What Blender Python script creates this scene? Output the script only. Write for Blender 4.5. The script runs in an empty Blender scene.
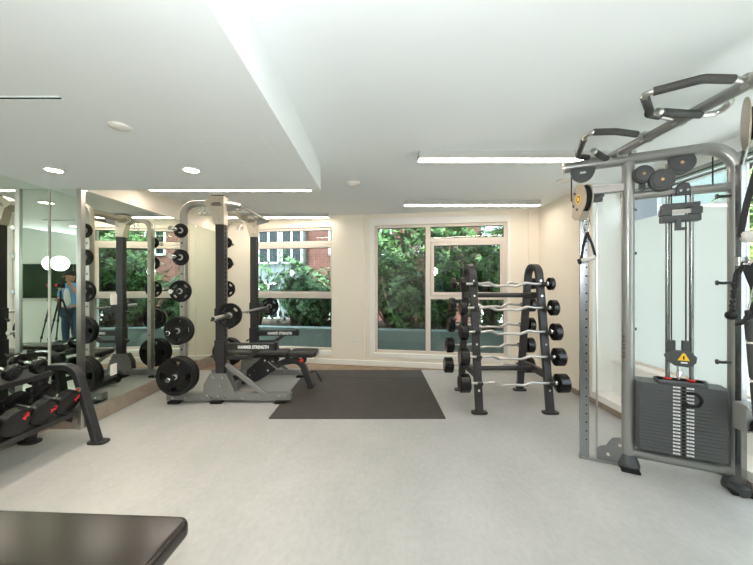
import bpy, bmesh, math, random
from mathutils import Vector, Matrix
random.seed(7)
SC = bpy.context.scene
COL = SC.collection
V = Vector
PI = math.pi
F, EYE = 335.0, 1.4          # focal length in pixels, eye height


def at(px, py, d):
    """world point seen at pixel (px, py) and standing d metres into the room"""
    return V(((px - 376.5) * d / F, d, EYE + (282.5 - py) * d / F))


# ------------------------------------------------------------------ materials
def lin(c):
    out = []
    for v in c[:3]:
        v = v / 255.0
        out.append(v / 12.92 if v <= 0.04045 else ((v + 0.055) / 1.055) ** 2.4)
    return (out[0], out[1], out[2], 1.0)


def nd(nt, t, x=0, y=0):
    n = nt.nodes.new(t)
    n.location = (x, y)
    return n


def mat(name, rgb, rough=0.5, metal=0.0, bump=0.0, bscale=80.0, vary=0.0, vscale=6.0, coat=0.0, spec=0.5, emit=None, estr=0.0):
    m = bpy.data.materials.new(name)
    m.use_nodes = True
    nt = m.node_tree
    b = nt.nodes['Principled BSDF']
    c = lin(rgb)
    b.inputs['Base Color'].default_value = c
    b.inputs['Roughness'].default_value = rough
    b.inputs['Metallic'].default_value = metal
    b.inputs['Specular IOR Level'].default_value = spec
    if coat:
        b.inputs['Coat Weight'].default_value = coat
        b.inputs['Coat Roughness'].default_value = 0.1
    tc = nd(nt, 'ShaderNodeTexCoord', -900)
    if vary:
        n = nd(nt, 'ShaderNodeTexNoise', -700, 200)
        n.inputs['Scale'].default_value = vscale
        n.inputs['Detail'].default_value = 6
        nt.links.new(tc.outputs['Object'], n.inputs['Vector'])
        r = nd(nt, 'ShaderNodeValToRGB', -450, 200)
        lo = tuple(max(0, x * (1 - vary)) for x in c[:3]) + (1,)
        hi = tuple(min(1, x * (1 + vary)) for x in c[:3]) + (1,)
        r.color_ramp.elements[0].position = 0.3
        r.color_ramp.elements[1].position = 0.7
        r.color_ramp.elements[0].color = lo
        r.color_ramp.elements[1].color = hi
        nt.links.new(n.outputs['Fac'], r.inputs['Fac'])
        nt.links.new(r.outputs['Color'], b.inputs['Base Color'])
    if bump:
        n2 = nd(nt, 'ShaderNodeTexNoise', -700, -200)
        n2.inputs['Scale'].default_value = bscale
        n2.inputs['Detail'].default_value = 3
        nt.links.new(tc.outputs['Object'], n2.inputs['Vector'])
        bp = nd(nt, 'ShaderNodeBump', -300, -200)
        bp.inputs['Strength'].default_value = bump
        bp.inputs['Distance'].default_value = 0.01
        nt.links.new(n2.outputs['Fac'], bp.inputs['Height'])
        nt.links.new(bp.outputs['Normal'], b.inputs['Normal'])
    if emit:
        b.inputs['Emission Color'].default_value = lin(emit)
        b.inputs['Emission Strength'].default_value = estr
    return m


def glass_mat(name, tint, refl=1.0):
    m = bpy.data.materials.new(name)
    m.use_nodes = True
    nt = m.node_tree
    nt.nodes.clear()
    out = nd(nt, 'ShaderNodeOutputMaterial', 400)
    mix = nd(nt, 'ShaderNodeMixShader', 200)
    tr = nd(nt, 'ShaderNodeBsdfTransparent', 0, 100)
    tr.inputs['Color'].default_value = lin(tint)
    gl = nd(nt, 'ShaderNodeBsdfGlossy', 0, -100)
    gl.inputs['Roughness'].default_value = 0.0
    gl.inputs['Color'].default_value = (refl, refl, refl, 1)
    fr = nd(nt, 'ShaderNodeFresnel', 0, 300)
    fr.inputs['IOR'].default_value = 1.6
    ge = nd(nt, 'ShaderNodeNewGeometry', -400, 300)
    iv = nd(nt, 'ShaderNodeMath', -200, 300)          # reflect at the outer faces of the pane only
    iv.operation = 'SUBTRACT'
    iv.inputs[0].default_value = 1.0
    nt.links.new(ge.outputs['Backfacing'], iv.inputs[1])
    ml = nd(nt, 'ShaderNodeMath', 100, 300)
    ml.operation = 'MULTIPLY'
    nt.links.new(iv.outputs[0], ml.inputs[0])
    nt.links.new(fr.outputs[0], ml.inputs[1])
    nt.links.new(ml.outputs[0], mix.inputs[0])
    nt.links.new(tr.outputs[0], mix.inputs[1])
    nt.links.new(gl.outputs[0], mix.inputs[2])
    nt.links.new(mix.outputs[0], out.inputs[0])
    return m


def mirror_mat(name, tint):
    m = bpy.data.materials.new(name)
    m.use_nodes = True
    nt = m.node_tree
    nt.nodes.clear()
    out = nd(nt, 'ShaderNodeOutputMaterial', 400)
    gl = nd(nt, 'ShaderNodeBsdfGlossy', 0)
    gl.inputs['Roughness'].default_value = 0.0
    gl.inputs['Color'].default_value = lin(tint)
    nt.links.new(gl.outputs[0], out.inputs[0])
    return m


def film_mat(name, rgb):
    """white translucent film on a pane"""
    m = bpy.data.materials.new(name)
    m.use_nodes = True
    nt = m.node_tree
    nt.nodes.clear()
    out = nd(nt, 'ShaderNodeOutputMaterial', 600)
    a = nd(nt, 'ShaderNodeBsdfDiffuse', 0, 100)
    a.inputs['Color'].default_value = lin(rgb)
    t = nd(nt, 'ShaderNodeBsdfTranslucent', 0, -50)
    t.inputs['Color'].default_value = lin(rgb)
    mx = nd(nt, 'ShaderNodeMixShader', 200)
    mx.inputs[0].default_value = 0.68
    g = nd(nt, 'ShaderNodeBsdfGlossy', 200, -200)
    g.inputs['Roughness'].default_value = 0.04
    f = nd(nt, 'ShaderNodeFresnel', 200, 200)
    f.inputs['IOR'].default_value = 1.5
    mx2 = nd(nt, 'ShaderNodeMixShader', 400)
    nt.links.new(a.outputs[0], mx.inputs[1])
    nt.links.new(t.outputs[0], mx.inputs[2])
    nt.links.new(f.outputs[0], mx2.inputs[0])
    nt.links.new(mx.outputs[0], mx2.inputs[1])
    nt.links.new(g.outputs[0], mx2.inputs[2])
    nt.links.new(mx2.outputs[0], out.inputs[0])
    return m


def leaf_mat(name, dark, light):
    m = mat(name, dark, 0.55)
    nt = m.node_tree
    b = nt.nodes['Principled BSDF']
    g = nd(nt, 'ShaderNodeNewGeometry', -900, 300)
    r = nd(nt, 'ShaderNodeValToRGB', -500, 300)
    r.color_ramp.elements[0].color = lin(dark)
    r.color_ramp.elements[1].color = lin(light)
    nt.links.new(g.outputs['Random Per Island'], r.inputs['Fac'])
    nt.links.new(r.outputs['Color'], b.inputs['Base Color'])
    return m


def emit_mat(name, rgb, strength):
    m = bpy.data.materials.new(name)
    m.use_nodes = True
    nt = m.node_tree
    nt.nodes.clear()
    out = nd(nt, 'ShaderNodeOutputMaterial', 300)
    e = nd(nt, 'ShaderNodeEmission', 0)
    e.inputs['Color'].default_value = lin(rgb)
    e.inputs['Strength'].default_value = strength
    nt.links.new(e.outputs[0], out.inputs[0])
    return m


def floor_mat():
    m = mat('floor_vinyl', (205, 202, 193), 0.42)
    nt = m.node_tree
    b = nt.nodes['Principled BSDF']
    tc = nd(nt, 'ShaderNodeTexCoord', -1300)
    mp = nd(nt, 'ShaderNodeMapping', -1150)
    mp.inputs['Scale'].default_value = (1.0, 0.6, 1.0)
    nt.links.new(tc.outputs['Object'], mp.inputs['Vector'])
    n1 = nd(nt, 'ShaderNodeTexNoise', -900, 200)
    n1.inputs['Scale'].default_value = 2.6
    n1.inputs['Detail'].default_value = 9
    n1.inputs['Roughness'].default_value = 0.65
    n2 = nd(nt, 'ShaderNodeTexNoise', -900, -100)
    n2.inputs['Scale'].default_value = 34
    n2.inputs['Detail'].default_value = 4
    for n in (n1, n2):
        nt.links.new(mp.outputs[0], n.inputs['Vector'])
    mx = nd(nt, 'ShaderNodeMix', -650)
    mx.data_type = 'FLOAT'
    mx.inputs[0].default_value = 0.35
    nt.links.new(n1.outputs['Fac'], mx.inputs[2])
    nt.links.new(n2.outputs['Fac'], mx.inputs[3])
    r = nd(nt, 'ShaderNodeValToRGB', -400)
    r.color_ramp.elements[0].position = 0.3
    r.color_ramp.elements[1].position = 0.68
    r.color_ramp.elements[0].color = lin((155, 156, 153))
    r.color_ramp.elements[1].color = lin((177, 177, 174))
    nt.links.new(mx.outputs[0], r.inputs['Fac'])
    nt.links.new(r.outputs['Color'], b.inputs['Base Color'])
    rr = nd(nt, 'ShaderNodeMapRange', -400, -300)
    rr.inputs['To Min'].default_value = 0.34
    rr.inputs['To Max'].default_value = 0.52
    nt.links.new(n1.outputs['Fac'], rr.inputs['Value'])
    nt.links.new(rr.outputs[0], b.inputs['Roughness'])
    return m


def brick_mat():
    m = mat('red_brick', (110, 62, 50), 0.85)
    nt = m.node_tree
    b = nt.nodes['Principled BSDF']
    tc = nd(nt, 'ShaderNodeTexCoord', -900)
    mp = nd(nt, 'ShaderNodeMapping', -750)
    mp.inputs['Rotation'].default_value = (PI / 2, 0, 0)
    br = nd(nt, 'ShaderNodeTexBrick', -500)
    br.inputs['Scale'].default_value = 4.5
    br.inputs['Color1'].default_value = lin((122, 68, 56))
    br.inputs['Color2'].default_value = lin((98, 54, 46))
    br.inputs['Mortar'].default_value = lin((132, 116, 106))
    br.inputs['Mortar Size'].default_value = 0.015
    nt.links.new(tc.outputs['Object'], mp.inputs['Vector'])
    nt.links.new(mp.outputs[0], br.inputs['Vector'])
    nt.links.new(br.outputs['Color'], b.inputs['Base Color'])
    return m


M = {}
M['wall'] = mat('cream_wall', (236, 228, 212), 0.75, bump=0.03, bscale=220)
M['wall_white'] = mat('white_wall', (232, 234, 230), 0.7, bump=0.03, bscale=220)
M['ceiling'] = mat('ceiling_paint', (235, 239, 239), 0.85, bump=0.02, bscale=200)
M['floor'] = floor_mat()
M['base'] = mat('taupe_baseboard', (148, 134, 120), 0.5, vary=0.12, vscale=10)
M['brown'] = mat('brown_floor_strip', (140, 116, 92), 0.55, vary=0.2, vscale=8)
M['white'] = mat('white_paint', (236, 234, 228), 0.45)
M['frame'] = mat('window_frame_vinyl', (218, 208, 196), 0.4)
M['gasket'] = mat('black_gasket', (40, 42, 42), 0.6)
M['glass'] = glass_mat('window_glass', (226, 236, 236))
M['clear'] = glass_mat('clear_glass', (248, 251, 251))
M['mirror'] = mirror_mat('mirror_silver', (232, 240, 231))
M['film'] = film_mat('frosted_film', (248, 252, 250))
M['chrome'] = mat('chrome', (225, 226, 226), 0.12, 1.0)
M['steel'] = mat('brushed_steel', (190, 188, 184), 0.3, 1.0)
M['silver'] = mat('silver_paint', (152, 152, 149), 0.32, 0.6)
M['postsilver'] = mat('pale_silver_paint', (176, 171, 162), 0.34, 0.65)
M['rail'] = mat('zinc_rail', (150, 153, 154), 0.24, 1.0)
M['champ'] = mat('champagne_silver_paint', (206, 196, 180), 0.34, 0.6)
M['grey'] = mat('grey_metallic_paint', (138, 138, 135), 0.42, 0.45, bump=0.02, bscale=300)
M['black'] = mat('black_powder_coat', (46, 46, 47), 0.45, 0.1, bump=0.04, bscale=300)
M['dark'] = mat('charcoal_powder_coat', (50, 48, 48), 0.42, 0.15, bump=0.04, bscale=300)
M['rubber'] = mat('black_rubber', (22, 22, 22), 0.5, bump=0.06, bscale=160, spec=0.28)
M['urethane'] = mat('black_urethane', (17, 17, 18), 0.24, spec=0.4)
M['satin'] = mat('satin_steel', (196, 194, 190), 0.3, 0.9)
M['champdk'] = mat('bronze_silver_paint', (168, 156, 138), 0.38, 0.55)
M['dimred'] = mat('dull_red_line', (120, 34, 30), 0.5)
M['mat'] = mat('rubber_floor_mat', (58, 55, 51), 0.6, bump=0.15, bscale=120, vary=0.16, vscale=5)
M['vinyl'] = mat('black_upholstery', (44, 41, 38), 0.36, bump=0.05, bscale=180)
M['grip'] = mat('dark_grip_rubber', (58, 58, 56), 0.6, bump=0.08, bscale=200)
M['gripw'] = mat('white_grip', (192, 190, 184), 0.4)
M['web'] = mat('black_webbing', (28, 28, 29), 0.8, bump=0.2, bscale=300)
M['hole'] = mat('hole_black', (12, 12, 12), 0.8)
M['letter'] = mat('white_lettering', (232, 232, 230), 0.5)
M['letterdk'] = mat('dark_lettering', (70, 62, 50), 0.5)
M['red'] = mat('red_mark', (214, 44, 42), 0.4)
M['orange'] = mat('orange_mark', (216, 96, 44), 0.5)
M['yellow'] = mat('yellow_sticker', (238, 196, 30), 0.5)
M['plate'] = mat('grey_stack_plate', (78, 80, 80), 0.45, 0.2, bump=0.03, bscale=250)
M['pulley'] = mat('dark_grey_pulley_cover', (66, 69, 70), 0.5)
M['brass'] = mat('brass_bolt', (206, 170, 130), 0.35, 0.8)
M['bay'] = mat('pale_cladding', (118, 126, 125), 0.6)
M['house'] = mat('lamp_housing_paint', (186, 186, 181), 0.5)
M['head'] = mat('grey_window_head', (150, 160, 158), 0.5)
M['midgrey'] = mat('mid_grey_paint', (112, 113, 112), 0.45, 0.15)
M['render'] = mat('pale_render', (104, 120, 116), 0.8, vary=0.05, vscale=2)
M['gloss'] = mat('glossy_bench_vinyl', (40, 35, 31), 0.2, bump=0.02, bscale=60)
M['plastic'] = mat('white_plastic', (226, 222, 212), 0.4)
M['screen'] = mat('black_screen', (26, 34, 38), 0.14)
M['led'] = emit_mat('led_diffuser', (255, 240, 226), 13.5)
M['lampface'] = emit_mat('downlight_face', (255, 240, 214), 26.0)
M['flash'] = emit_mat('flash_face', (245, 250, 255), 9.0)
M['concrete'] = mat('planter_concrete', (150, 160, 158), 0.8, vary=0.1, vscale=3, bump=0.1, bscale=30)
M['ground'] = mat('outdoor_paving', (190, 186, 184), 0.85, vary=0.15, vscale=4)
M['brick'] = brick_mat()
M['leaf1'] = leaf_mat('rhododendron_leaf', (26, 52, 24), (118, 156, 84))
M['leaf2'] = leaf_mat('hedge_leaf', (36, 68, 38), (122, 160, 104))
M['leaf3'] = leaf_mat('tree_leaf', (66, 112, 44), (164, 198, 100))
M['bark'] = mat('bark', (84, 70, 56), 0.9, bump=0.4, bscale=30)
M['soil'] = mat('soil', (70, 58, 46), 0.95, bump=0.4, bscale=40)
M['skin'] = mat('skin', (196, 150, 124), 0.5)
M['shirt'] = mat('blue_shirt_cloth', (112, 160, 214), 0.8, bump=0.1, bscale=120)
M['tee'] = mat('white_tee_cloth', (232, 234, 234), 0.8)
M['jeans'] = mat('blue_jeans_cloth', (62, 84, 108), 0.85, bump=0.1, bscale=200)
M['hair'] = mat('dark_hair', (40, 32, 28), 0.6)
M['cap'] = mat('black_cap_cloth', (34, 38, 44), 0.8)


# ------------------------------------------------------------------ mesh tools
def NB():
    return bmesh.new()


def add(bm, tmp, mtx=None, mi=0):
    if mtx is not None:
        bmesh.ops.transform(tmp, matrix=mtx, verts=tmp.verts)
    bmesh.ops.recalc_face_normals(tmp, faces=tmp.faces)
    for f in tmp.faces:
        f.material_index = mi
    me = bpy.data.meshes.new('tmp')
    tmp.to_mesh(me)
    tmp.free()
    bm.from_mesh(me)
    bpy.data.meshes.remove(me)
    return bm


def box(bm, c, s, rot=None, bev=0.0, mi=0, seg=2):
    t = bmesh.new()
    bmesh.ops.create_cube(t, size=1.0)
    bmesh.ops.scale(t, vec=V(s), verts=t.verts)
    if bev:
        bmesh.ops.bevel(t, geom=t.edges[:], offset=min(bev, min(s) * 0.48), segments=seg, profile=0.5, affect='EDGES')
    m = Matrix.Translation(V(c))
    if rot is not None:
        m = m @ rot.to_4x4()
    return add(bm, t, m, mi)


def bx(bm, x0, x1, y0, y1, z0, z1, bev=0.0, mi=0):
    return box(bm, ((x0 + x1) / 2, (y0 + y1) / 2, (z0 + z1) / 2), (abs(x1 - x0), abs(y1 - y0), abs(z1 - z0)), bev=bev, mi=mi)


def fillet(pts, r, n=6):
    pts = [V(p) for p in pts]
    if r <= 0 or len(pts) < 3:
        return pts
    out = [pts[0]]
    for i in range(1, len(pts) - 1):
        a, b, c = pts[i - 1], pts[i], pts[i + 1]
        d1, d2 = (a - b).normalized(), (c - b).normalized()
        ang = d1.angle(d2)
        if ang > PI - 0.03 or ang < 0.03:
            out.append(b)
            continue
        t = min(r / math.tan(ang / 2), 0.49 * (a - b).length, 0.49 * (c - b).length)
        rr = t * math.tan(ang / 2)
        cen = b + (d1 + d2).normalized() * (rr / math.sin(ang / 2))
        s, e = b + d1 * t - cen, b + d2 * t - cen
        for k in range(n + 1):
            f = k / n
            th = s.angle(e)
            q = (s * math.sin((1 - f) * th) + e * math.sin(f * th)) / math.sin(th)
            out.append(cen + q)
    out.append(pts[-1])
    return out


def tube(bm, pts, r, seg=12, fil=0.0, rect=None, up=None, closed=False, mi=0, n=6, rads=None):
    """sweep a circle (radius r) or a rounded rectangle (rect = (side, up)) along pts"""
    pts = fillet(pts, fil, n)
    t = bmesh.new()
    N = len(pts)
    tan = []
    for i in range(N):
        if closed:
            d = pts[(i + 1) % N] - pts[i - 1]
        else:
            d = pts[min(i + 1, N - 1)] - pts[max(i - 1, 0)]
        tan.append(d.normalized())
    if up is None:
        up = V((0, 0, 1)) if abs(tan[0].z) < 0.9 else V((1, 0, 0))
        fixed = False
    else:
        up = V(up)
        fixed = True
    nrm = (up - tan[0] * up.dot(tan[0])).normalized()
    if rect:
        w, h = rect
        b = min(w, h) * 0.14
        prof = rrect(w, h, b, 3)
    else:
        prof = [(math.cos(2 * PI * k / seg), math.sin(2 * PI * k / seg)) for k in range(seg)]
    rings = []
    for i in range(N):
        if fixed:
            nn = (up - tan[i] * up.dot(tan[i]))
            nrm = nn.normalized() if nn.length > 1e-5 else nrm
        elif i:
            nrm = (nrm - tan[i] * nrm.dot(tan[i])).normalized()
        side = tan[i].cross(nrm)
        k = (rads[i] if rads else r) if not rect else 1.0
        # keep the wall width through bends
        rings.append([t.verts.new(pts[i] + side * (x * k) + nrm * (y * k)) for x, y in prof])
    P = len(prof)
    for i in range(N if closed else N - 1):
        A, B = rings[i], rings[(i + 1) % N]
        for k in range(P):
            t.faces.new((A[k], A[(k + 1) % P], B[(k + 1) % P], B[k]))
    if not closed:
        t.faces.new(list(reversed(rings[0])))
        t.faces.new(rings[-1])
    return add(bm, t, None, mi)


def rrect(w, h, r, n=4):
    out = []
    r = min(r, w / 2 - 1e-5, h / 2 - 1e-5)
    for cx, cy, a0 in ((w / 2 - r, h / 2 - r, 0), (-w / 2 + r, h / 2 - r, PI / 2), (-w / 2 + r, -h / 2 + r, PI), (w / 2 - r, -h / 2 + r, 1.5 * PI)):
        for k in range(n + 1):
            a = a0 + PI / 2 * k / n
            out.append((cx + r * math.cos(a), cy + r * math.sin(a)))
    return out


def axis_mtx(o, ax):
    z = V(ax).normalized()
    x = V((0, 0, 1)) if abs(z.z) < 0.9 else V((1, 0, 0))
    x = (x - z * x.dot(z)).normalized()
    y = z.cross(x)
    m = Matrix((x, y, z)).transposed().to_4x4()
    return Matrix.Translation(V(o)) @ m


def lathe(bm, o, ax, prof, seg=24, mi=0, closed=False):
    """revolve (along, radius) pairs about the axis ax through o"""
    t = bmesh.new()
    rings = []
    for a, r in prof:
        r = max(r, 1e-4)
        rings.append([t.verts.new((r * math.cos(2 * PI * k / seg), r * math.sin(2 * PI * k / seg), a)) for k in range(seg)])
    L = len(rings)
    for i in range(L if closed else L - 1):
        A, B = rings[i], rings[(i + 1) % L]
        for k in range(seg):
            t.faces.new((A[k], A[(k + 1) % seg], B[(k + 1) % seg], B[k]))
    if not closed:
        t.faces.new(list(reversed(rings[0])))
        t.faces.new(rings[-1])
    return add(bm, t, axis_mtx(o, ax), mi)


def rod(bm, p0, p1, r, seg=14, bev=0.0, mi=0):
    p0, p1 = V(p0), V(p1)
    L = (p1 - p0).length
    b = min(bev, r * 0.5)
    prof = [(0, r - b), (b, r), (L - b, r), (L, r - b)] if b else [(0, r), (L, r)]
    return lathe(bm, p0, p1 - p0, prof, seg, mi)


def prism(bm, outer, t, mtx, holes=(), mi=0, bev=0.0):
    """polygon (with holes) in the local xy plane, extruded 0..t along local z"""
    tmp = bmesh.new()
    es = []
    for loop in [outer] + list(holes):
        vs = [tmp.verts.new((x, y, 0)) for x, y in loop]
        for i in range(len(vs)):
            es.append(tmp.edges.new((vs[i], vs[(i + 1) % len(vs)])))
    if holes:
        bmesh.ops.triangle_fill(tmp, use_beauty=True, edges=es)
    else:
        bmesh.ops.contextual_create(tmp, geom=es)
    r = bmesh.ops.extrude_face_region(tmp, geom=tmp.faces[:])
    bmesh.ops.translate(tmp, vec=(0, 0, t), verts=[g for g in r['geom'] if isinstance(g, bmesh.types.BMVert)])
    bmesh.ops.recalc_face_normals(tmp, faces=tmp.faces)
    if bev:
        sharp = [e for e in tmp.edges if len(e.link_faces) == 2 and e.calc_face_angle(0) > 0.9 and abs(e.verts[0].co.z - e.verts[1].co.z) < 1e-6]
        bmesh.ops.bevel(tmp, geom=sharp, offset=bev, segments=2, profile=0.5, affect='EDGES')
    return add(bm, tmp, mtx, mi)


# plane frames: local x, y -> world; extrusion along local z
def frame(o, x, y):
    x, y = V(x).normalized(), V(y).normalized()
    z = x.cross(y)
    return Matrix.Translation(V(o)) @ Matrix((x, y, z)).transposed().to_4x4()


def ellipsoid(bm, c, s, seg=16, mi=0, rot=None):
    t = bmesh.new()
    bmesh.ops.create_uvsphere(t, u_segments=seg, v_segments=max(6, seg * 2 // 3), radius=1)
    bmesh.ops.scale(t, vec=V(s), verts=t.verts)
    m = Matrix.Translation(V(c))
    if rot is not None:
        m = m @ rot.to_4x4()
    return add(bm, t, m, mi)


OFF = {}


def put(name, bm, m, parent=None, loc=(0, 0, 0), smooth=True, ang=34):
    """link a bmesh drawn in world coordinates as ONE mesh object"""
    me = bpy.data.meshes.new(name)
    off = OFF[parent.name] if parent else V(loc)
    bmesh.ops.translate(bm, vec=-off, verts=bm.verts)
    bm.to_mesh(me)
    bm.free()
    for x in (m if isinstance(m, (list, tuple)) else [m]):
        me.materials.append(M[x] if isinstance(x, str) else x)
    if smooth:
        me.shade_smooth()
        me.set_sharp_from_angle(angle=math.radians(ang))
    o = bpy.data.objects.new(name, me)
    COL.objects.link(o)
    if smooth:
        wn = o.modifiers.new('weighted', 'WEIGHTED_NORMAL')
        wn.keep_sharp = True
    if parent:
        o.parent = parent
    else:
        o.location = off
    OFF[o.name] = V(off)
    return o


def tag(o, label, cat, group=None, kind=None):
    o['label'] = label
    o['category'] = cat
    if group:
        o['group'] = group
    if kind:
        o['kind'] = kind
    return o


def thing(name, label, cat, loc=(0, 0, 0), group=None):
    o = bpy.data.objects.new(name, None)
    o.empty_display_size = 0.1
    COL.objects.link(o)
    o.location = loc
    OFF[o.name] = V(loc)
    return tag(o, label, cat, group)


def struct(name, bm, m, label=None, smooth=True):
    o = put(name, bm, m, smooth=smooth)
    o['kind'] = 'structure'
    if label:
        o['label'] = label
    return o


def dup(src, loc, label, group=None, rotz=None):
    c = src.copy()
    COL.objects.link(c)
    c.location = loc
    if rotz is not None:
        c.rotation_euler = (0, 0, rotz)
    c['label'] = label
    if group:
        c['group'] = group

    def rec(a, b):
        for ch in list(a.children):
            k = ch.copy()
            COL.objects.link(k)
            k.parent = b
            rec(ch, k)
    rec(src, c)
    OFF[c.name] = V(loc)
    return c


def text(s, size, o, x, y, ext=0.001, align='CENTER', bold=0.0, sx=1.0):
    """writing as a bmesh: centred on o, running along x with its top towards y"""
    cu = bpy.data.curves.new('t', 'FONT')
    cu.body = s
    cu.size = size
    cu.align_x = align
    cu.align_y = 'CENTER'
    cu.extrude = ext
    cu.offset = bold
    cu.resolution_u = 3
    ob = bpy.data.objects.new('t', cu)
    COL.objects.link(ob)
    bpy.context.view_layer.update()
    dg = bpy.context.evaluated_depsgraph_get()
    me = bpy.data.meshes.new_from_object(ob.evaluated_get(dg))
    bm = bmesh.new()
    bm.from_mesh(me)
    bpy.data.objects.remove(ob)
    bpy.data.curves.remove(cu)
    bpy.data.meshes.remove(me)
    bmesh.ops.scale(bm, vec=(sx, 1, 1), verts=bm.verts)
    bmesh.ops.transform(bm, matrix=frame(o, x, y), verts=bm.verts)
    return bm
# ================================================================== the room
XL, XLN, XR = -2.815, -3.125, 2.51       # mirrored wall, nearer mirrored wall, right wall
YB, YS = -0.70, 3.25                    # back wall, far end of the lowered ceiling
ZC, ZS = 2.55, 2.295                    # ceiling, lowered ceiling
YF, SL = 5.64, 0.172                    # far wall: y = YF - SL * x
FU = V((1, -SL, 0)).normalized()
FN = V((SL, 1, 0)).normalized()
CU = FU.x


def far_y(x):
    return YF - SL * x


def fw(x, dep, z):
    """point on the far wall at x, dep metres outward from the room face"""
    return V((x, far_y(x), z)) + FN * dep


FROT = Matrix((FU, FN, V((0, 0, 1)))).transposed()


def fbox(bm, x0, x1, z0, z1, d0, d1, bev=0.0, mi=0):
    u0, u1 = x0 / CU, x1 / CU
    c = V((0, YF, 0)) + FU * ((u0 + u1) / 2) + FN * ((d0 + d1) / 2) + V((0, 0, (z0 + z1) / 2))
    return box(bm, c, (u1 - u0, abs(d1 - d0), z1 - z0), rot=FROT, bev=bev, mi=mi)


b = NB(); bx(b, -3.6, 3.3, -1.0, 5.36, -0.12, 0.0)
struct('floor', b, 'floor', 'pale grey mottled vinyl floor')
b = NB()
prism(b, [(-3.4, 5.36), (3.3, 5.36), (3.3, 5.6), (-3.4, 6.5)], 0.12, Matrix.Translation((0, 0, -0.12)))
struct('floor_strip', b, 'brown', 'brown wedge of flooring along the far wall')
b = NB(); bx(b, -3.6, 3.3, -1.0, 6.6, ZC, ZC + 0.15)
struct('ceiling', b, 'ceiling', 'flat white ceiling')
b = NB(); bx(b, -3.5, -0.54, -0.95, YS, ZS, ZC, bev=0.004)
struct('ceiling_soffit', b, 'ceiling', 'lowered white ceiling section on the left')

# far wall with two openings
W1 = (-2.27, -0.70)
W2 = (-0.035, 2.066)
WZ = (0.22, 2.36)
outer = [(-3.4 / CU, 0), (2.56 / CU, 0), (2.56 / CU, ZC), (-3.4 / CU, ZC)]


def rect_uz(x0, x1, z0, z1):
    return [(x0 / CU, z0), (x1 / CU, z0), (x1 / CU, z1), (x0 / CU, z1)]


b = NB()
prism(b, outer, 0.24, frame(V((0, YF, 0)) + FN * 0.24, FU, (0, 0, 1)), holes=[rect_uz(*W1, *WZ), rect_uz(*W2, *WZ)])
struct('wall_far', b, 'wall', 'cream far wall with two windows', smooth=False)
b = NB(); fbox(b, -0.765, -0.20, 0.0, ZC, -0.03, 0.0)
struct('trim_pilaster', b, 'wall', 'shallow cream pilaster between the windows')
b = NB()
fbox(b, W2[0] - 0.075, W2[0], 0.17, 2.47, -0.012, 0.0, 0.004); fbox(b, W2[1], W2[1] + 0.04, 0.17, 2.47, -0.012, 0.0, 0.004)
fbox(b, W2[0], W2[1], 2.36, 2.47, -0.012, 0.0, 0.004); fbox(b, W2[0], W2[1], 0.15, 0.22, -0.03, 0.0, 0.006)
struct('trim_window', b, 'white', 'white casing round the right far window')
b = NB(); fbox(b, W1[0], -0.765, 0.15, 0.22, -0.03, 0.0, 0.006)
struct('sill_trim', b, 'white', 'white sill under the left far window')
b = NB(); fbox(b, -2.83, 2.5, 0.0, 0.09, -0.05, 0.0, 0.01)
struct('baseboard_far', b, 'white', 'low white baseboard along the far wall')


def far_window(n, x0, x1, mull, label):
    r = bpy.data.objects.new('window_%d' % n, None)
    COL.objects.link(r)
    r['kind'] = 'structure'; r['label'] = label
    OFF[r.name] = V((0, 0, 0))
    z0, z1 = WZ
    b = NB()
    w = 0.045
    fbox(b, x0, x0 + w, z0, z1, 0.03, 0.13, 0.004); fbox(b, x1 - w, x1, z0, z1, 0.03, 0.13, 0.004)
    fbox(b, x0, x1, z0, z0 + w, 0.03, 0.13, 0.004); fbox(b, x0, x1, z1 - w, z1, 0.03, 0.13, 0.004)
    a0 = x0 + w
    if mull:
        fbox(b, mull - 0.04, mull + 0.04, z0, z1, 0.03, 0.13, 0.004)
        a0 = mull + 0.04
    fbox(b, a0, x1 - w, 2.06, 2.125, 0.03, 0.13, 0.004)
    fbox(b, a0, x1 - w, 1.125, 1.185, 0.03, 0.13, 0.004)
    put('window_frame', b, 'frame', r)
    b = NB(); s = 0.05
    sx0, sx1 = a0 + 0.006, x1 - w - 0.006
    fbox(b, sx0, sx0 + s, 1.19, 2.055, 0.015, 0.07, 0.005); fbox(b, sx1 - s, sx1, 1.19, 2.055, 0.015, 0.07, 0.005)
    fbox(b, sx0, sx1, 1.19, 1.19 + s, 0.015, 0.07, 0.005); fbox(b, sx0, sx1, 2.055 - s, 2.055, 0.015, 0.07, 0.005)
    sash = put('sash', b, 'frame', r)
    b = NB(); c = (sx0 + sx1) / 2
    fbox(b, c - 0.035, c + 0.035, 1.19, 1.235, -0.005, 0.015, 0.006)
    put('latch', b, 'frame', sash)
    panes = [(a0, x1 - w, z0 + w, 1.125), (sx0 + s, sx1 - s, 1.19 + s, 2.055 - s), (a0, x1 - w, 2.125, z1 - w)]
    if mull:
        panes.append((x0 + w, mull - 0.04, z0 + w, z1 - w))
    for p in panes:
        b = NB(); fbox(b, *p, 0.075, 0.081)
        put('pane', b, 'glass', r, smooth=False)
        b = NB(); g = 0.008
        fbox(b, p[0], p[0] + g, p[2], p[3], 0.068, 0.0735); fbox(b, p[1] - g, p[1], p[2], p[3], 0.068, 0.0735)
        fbox(b, p[0], p[1], p[2], p[2] + g, 0.068, 0.0735); fbox(b, p[0], p[1], p[3] - g, p[3], 0.068, 0.0735)
        put('gasket', b, 'gasket', r)
    return r


far_window(1, W1[0], W1[1], None, 'three-light window behind the squat rack')
far_window(2, W2[0], W2[1], 0.845, 'four-light window left of the curl bar rack')

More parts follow.
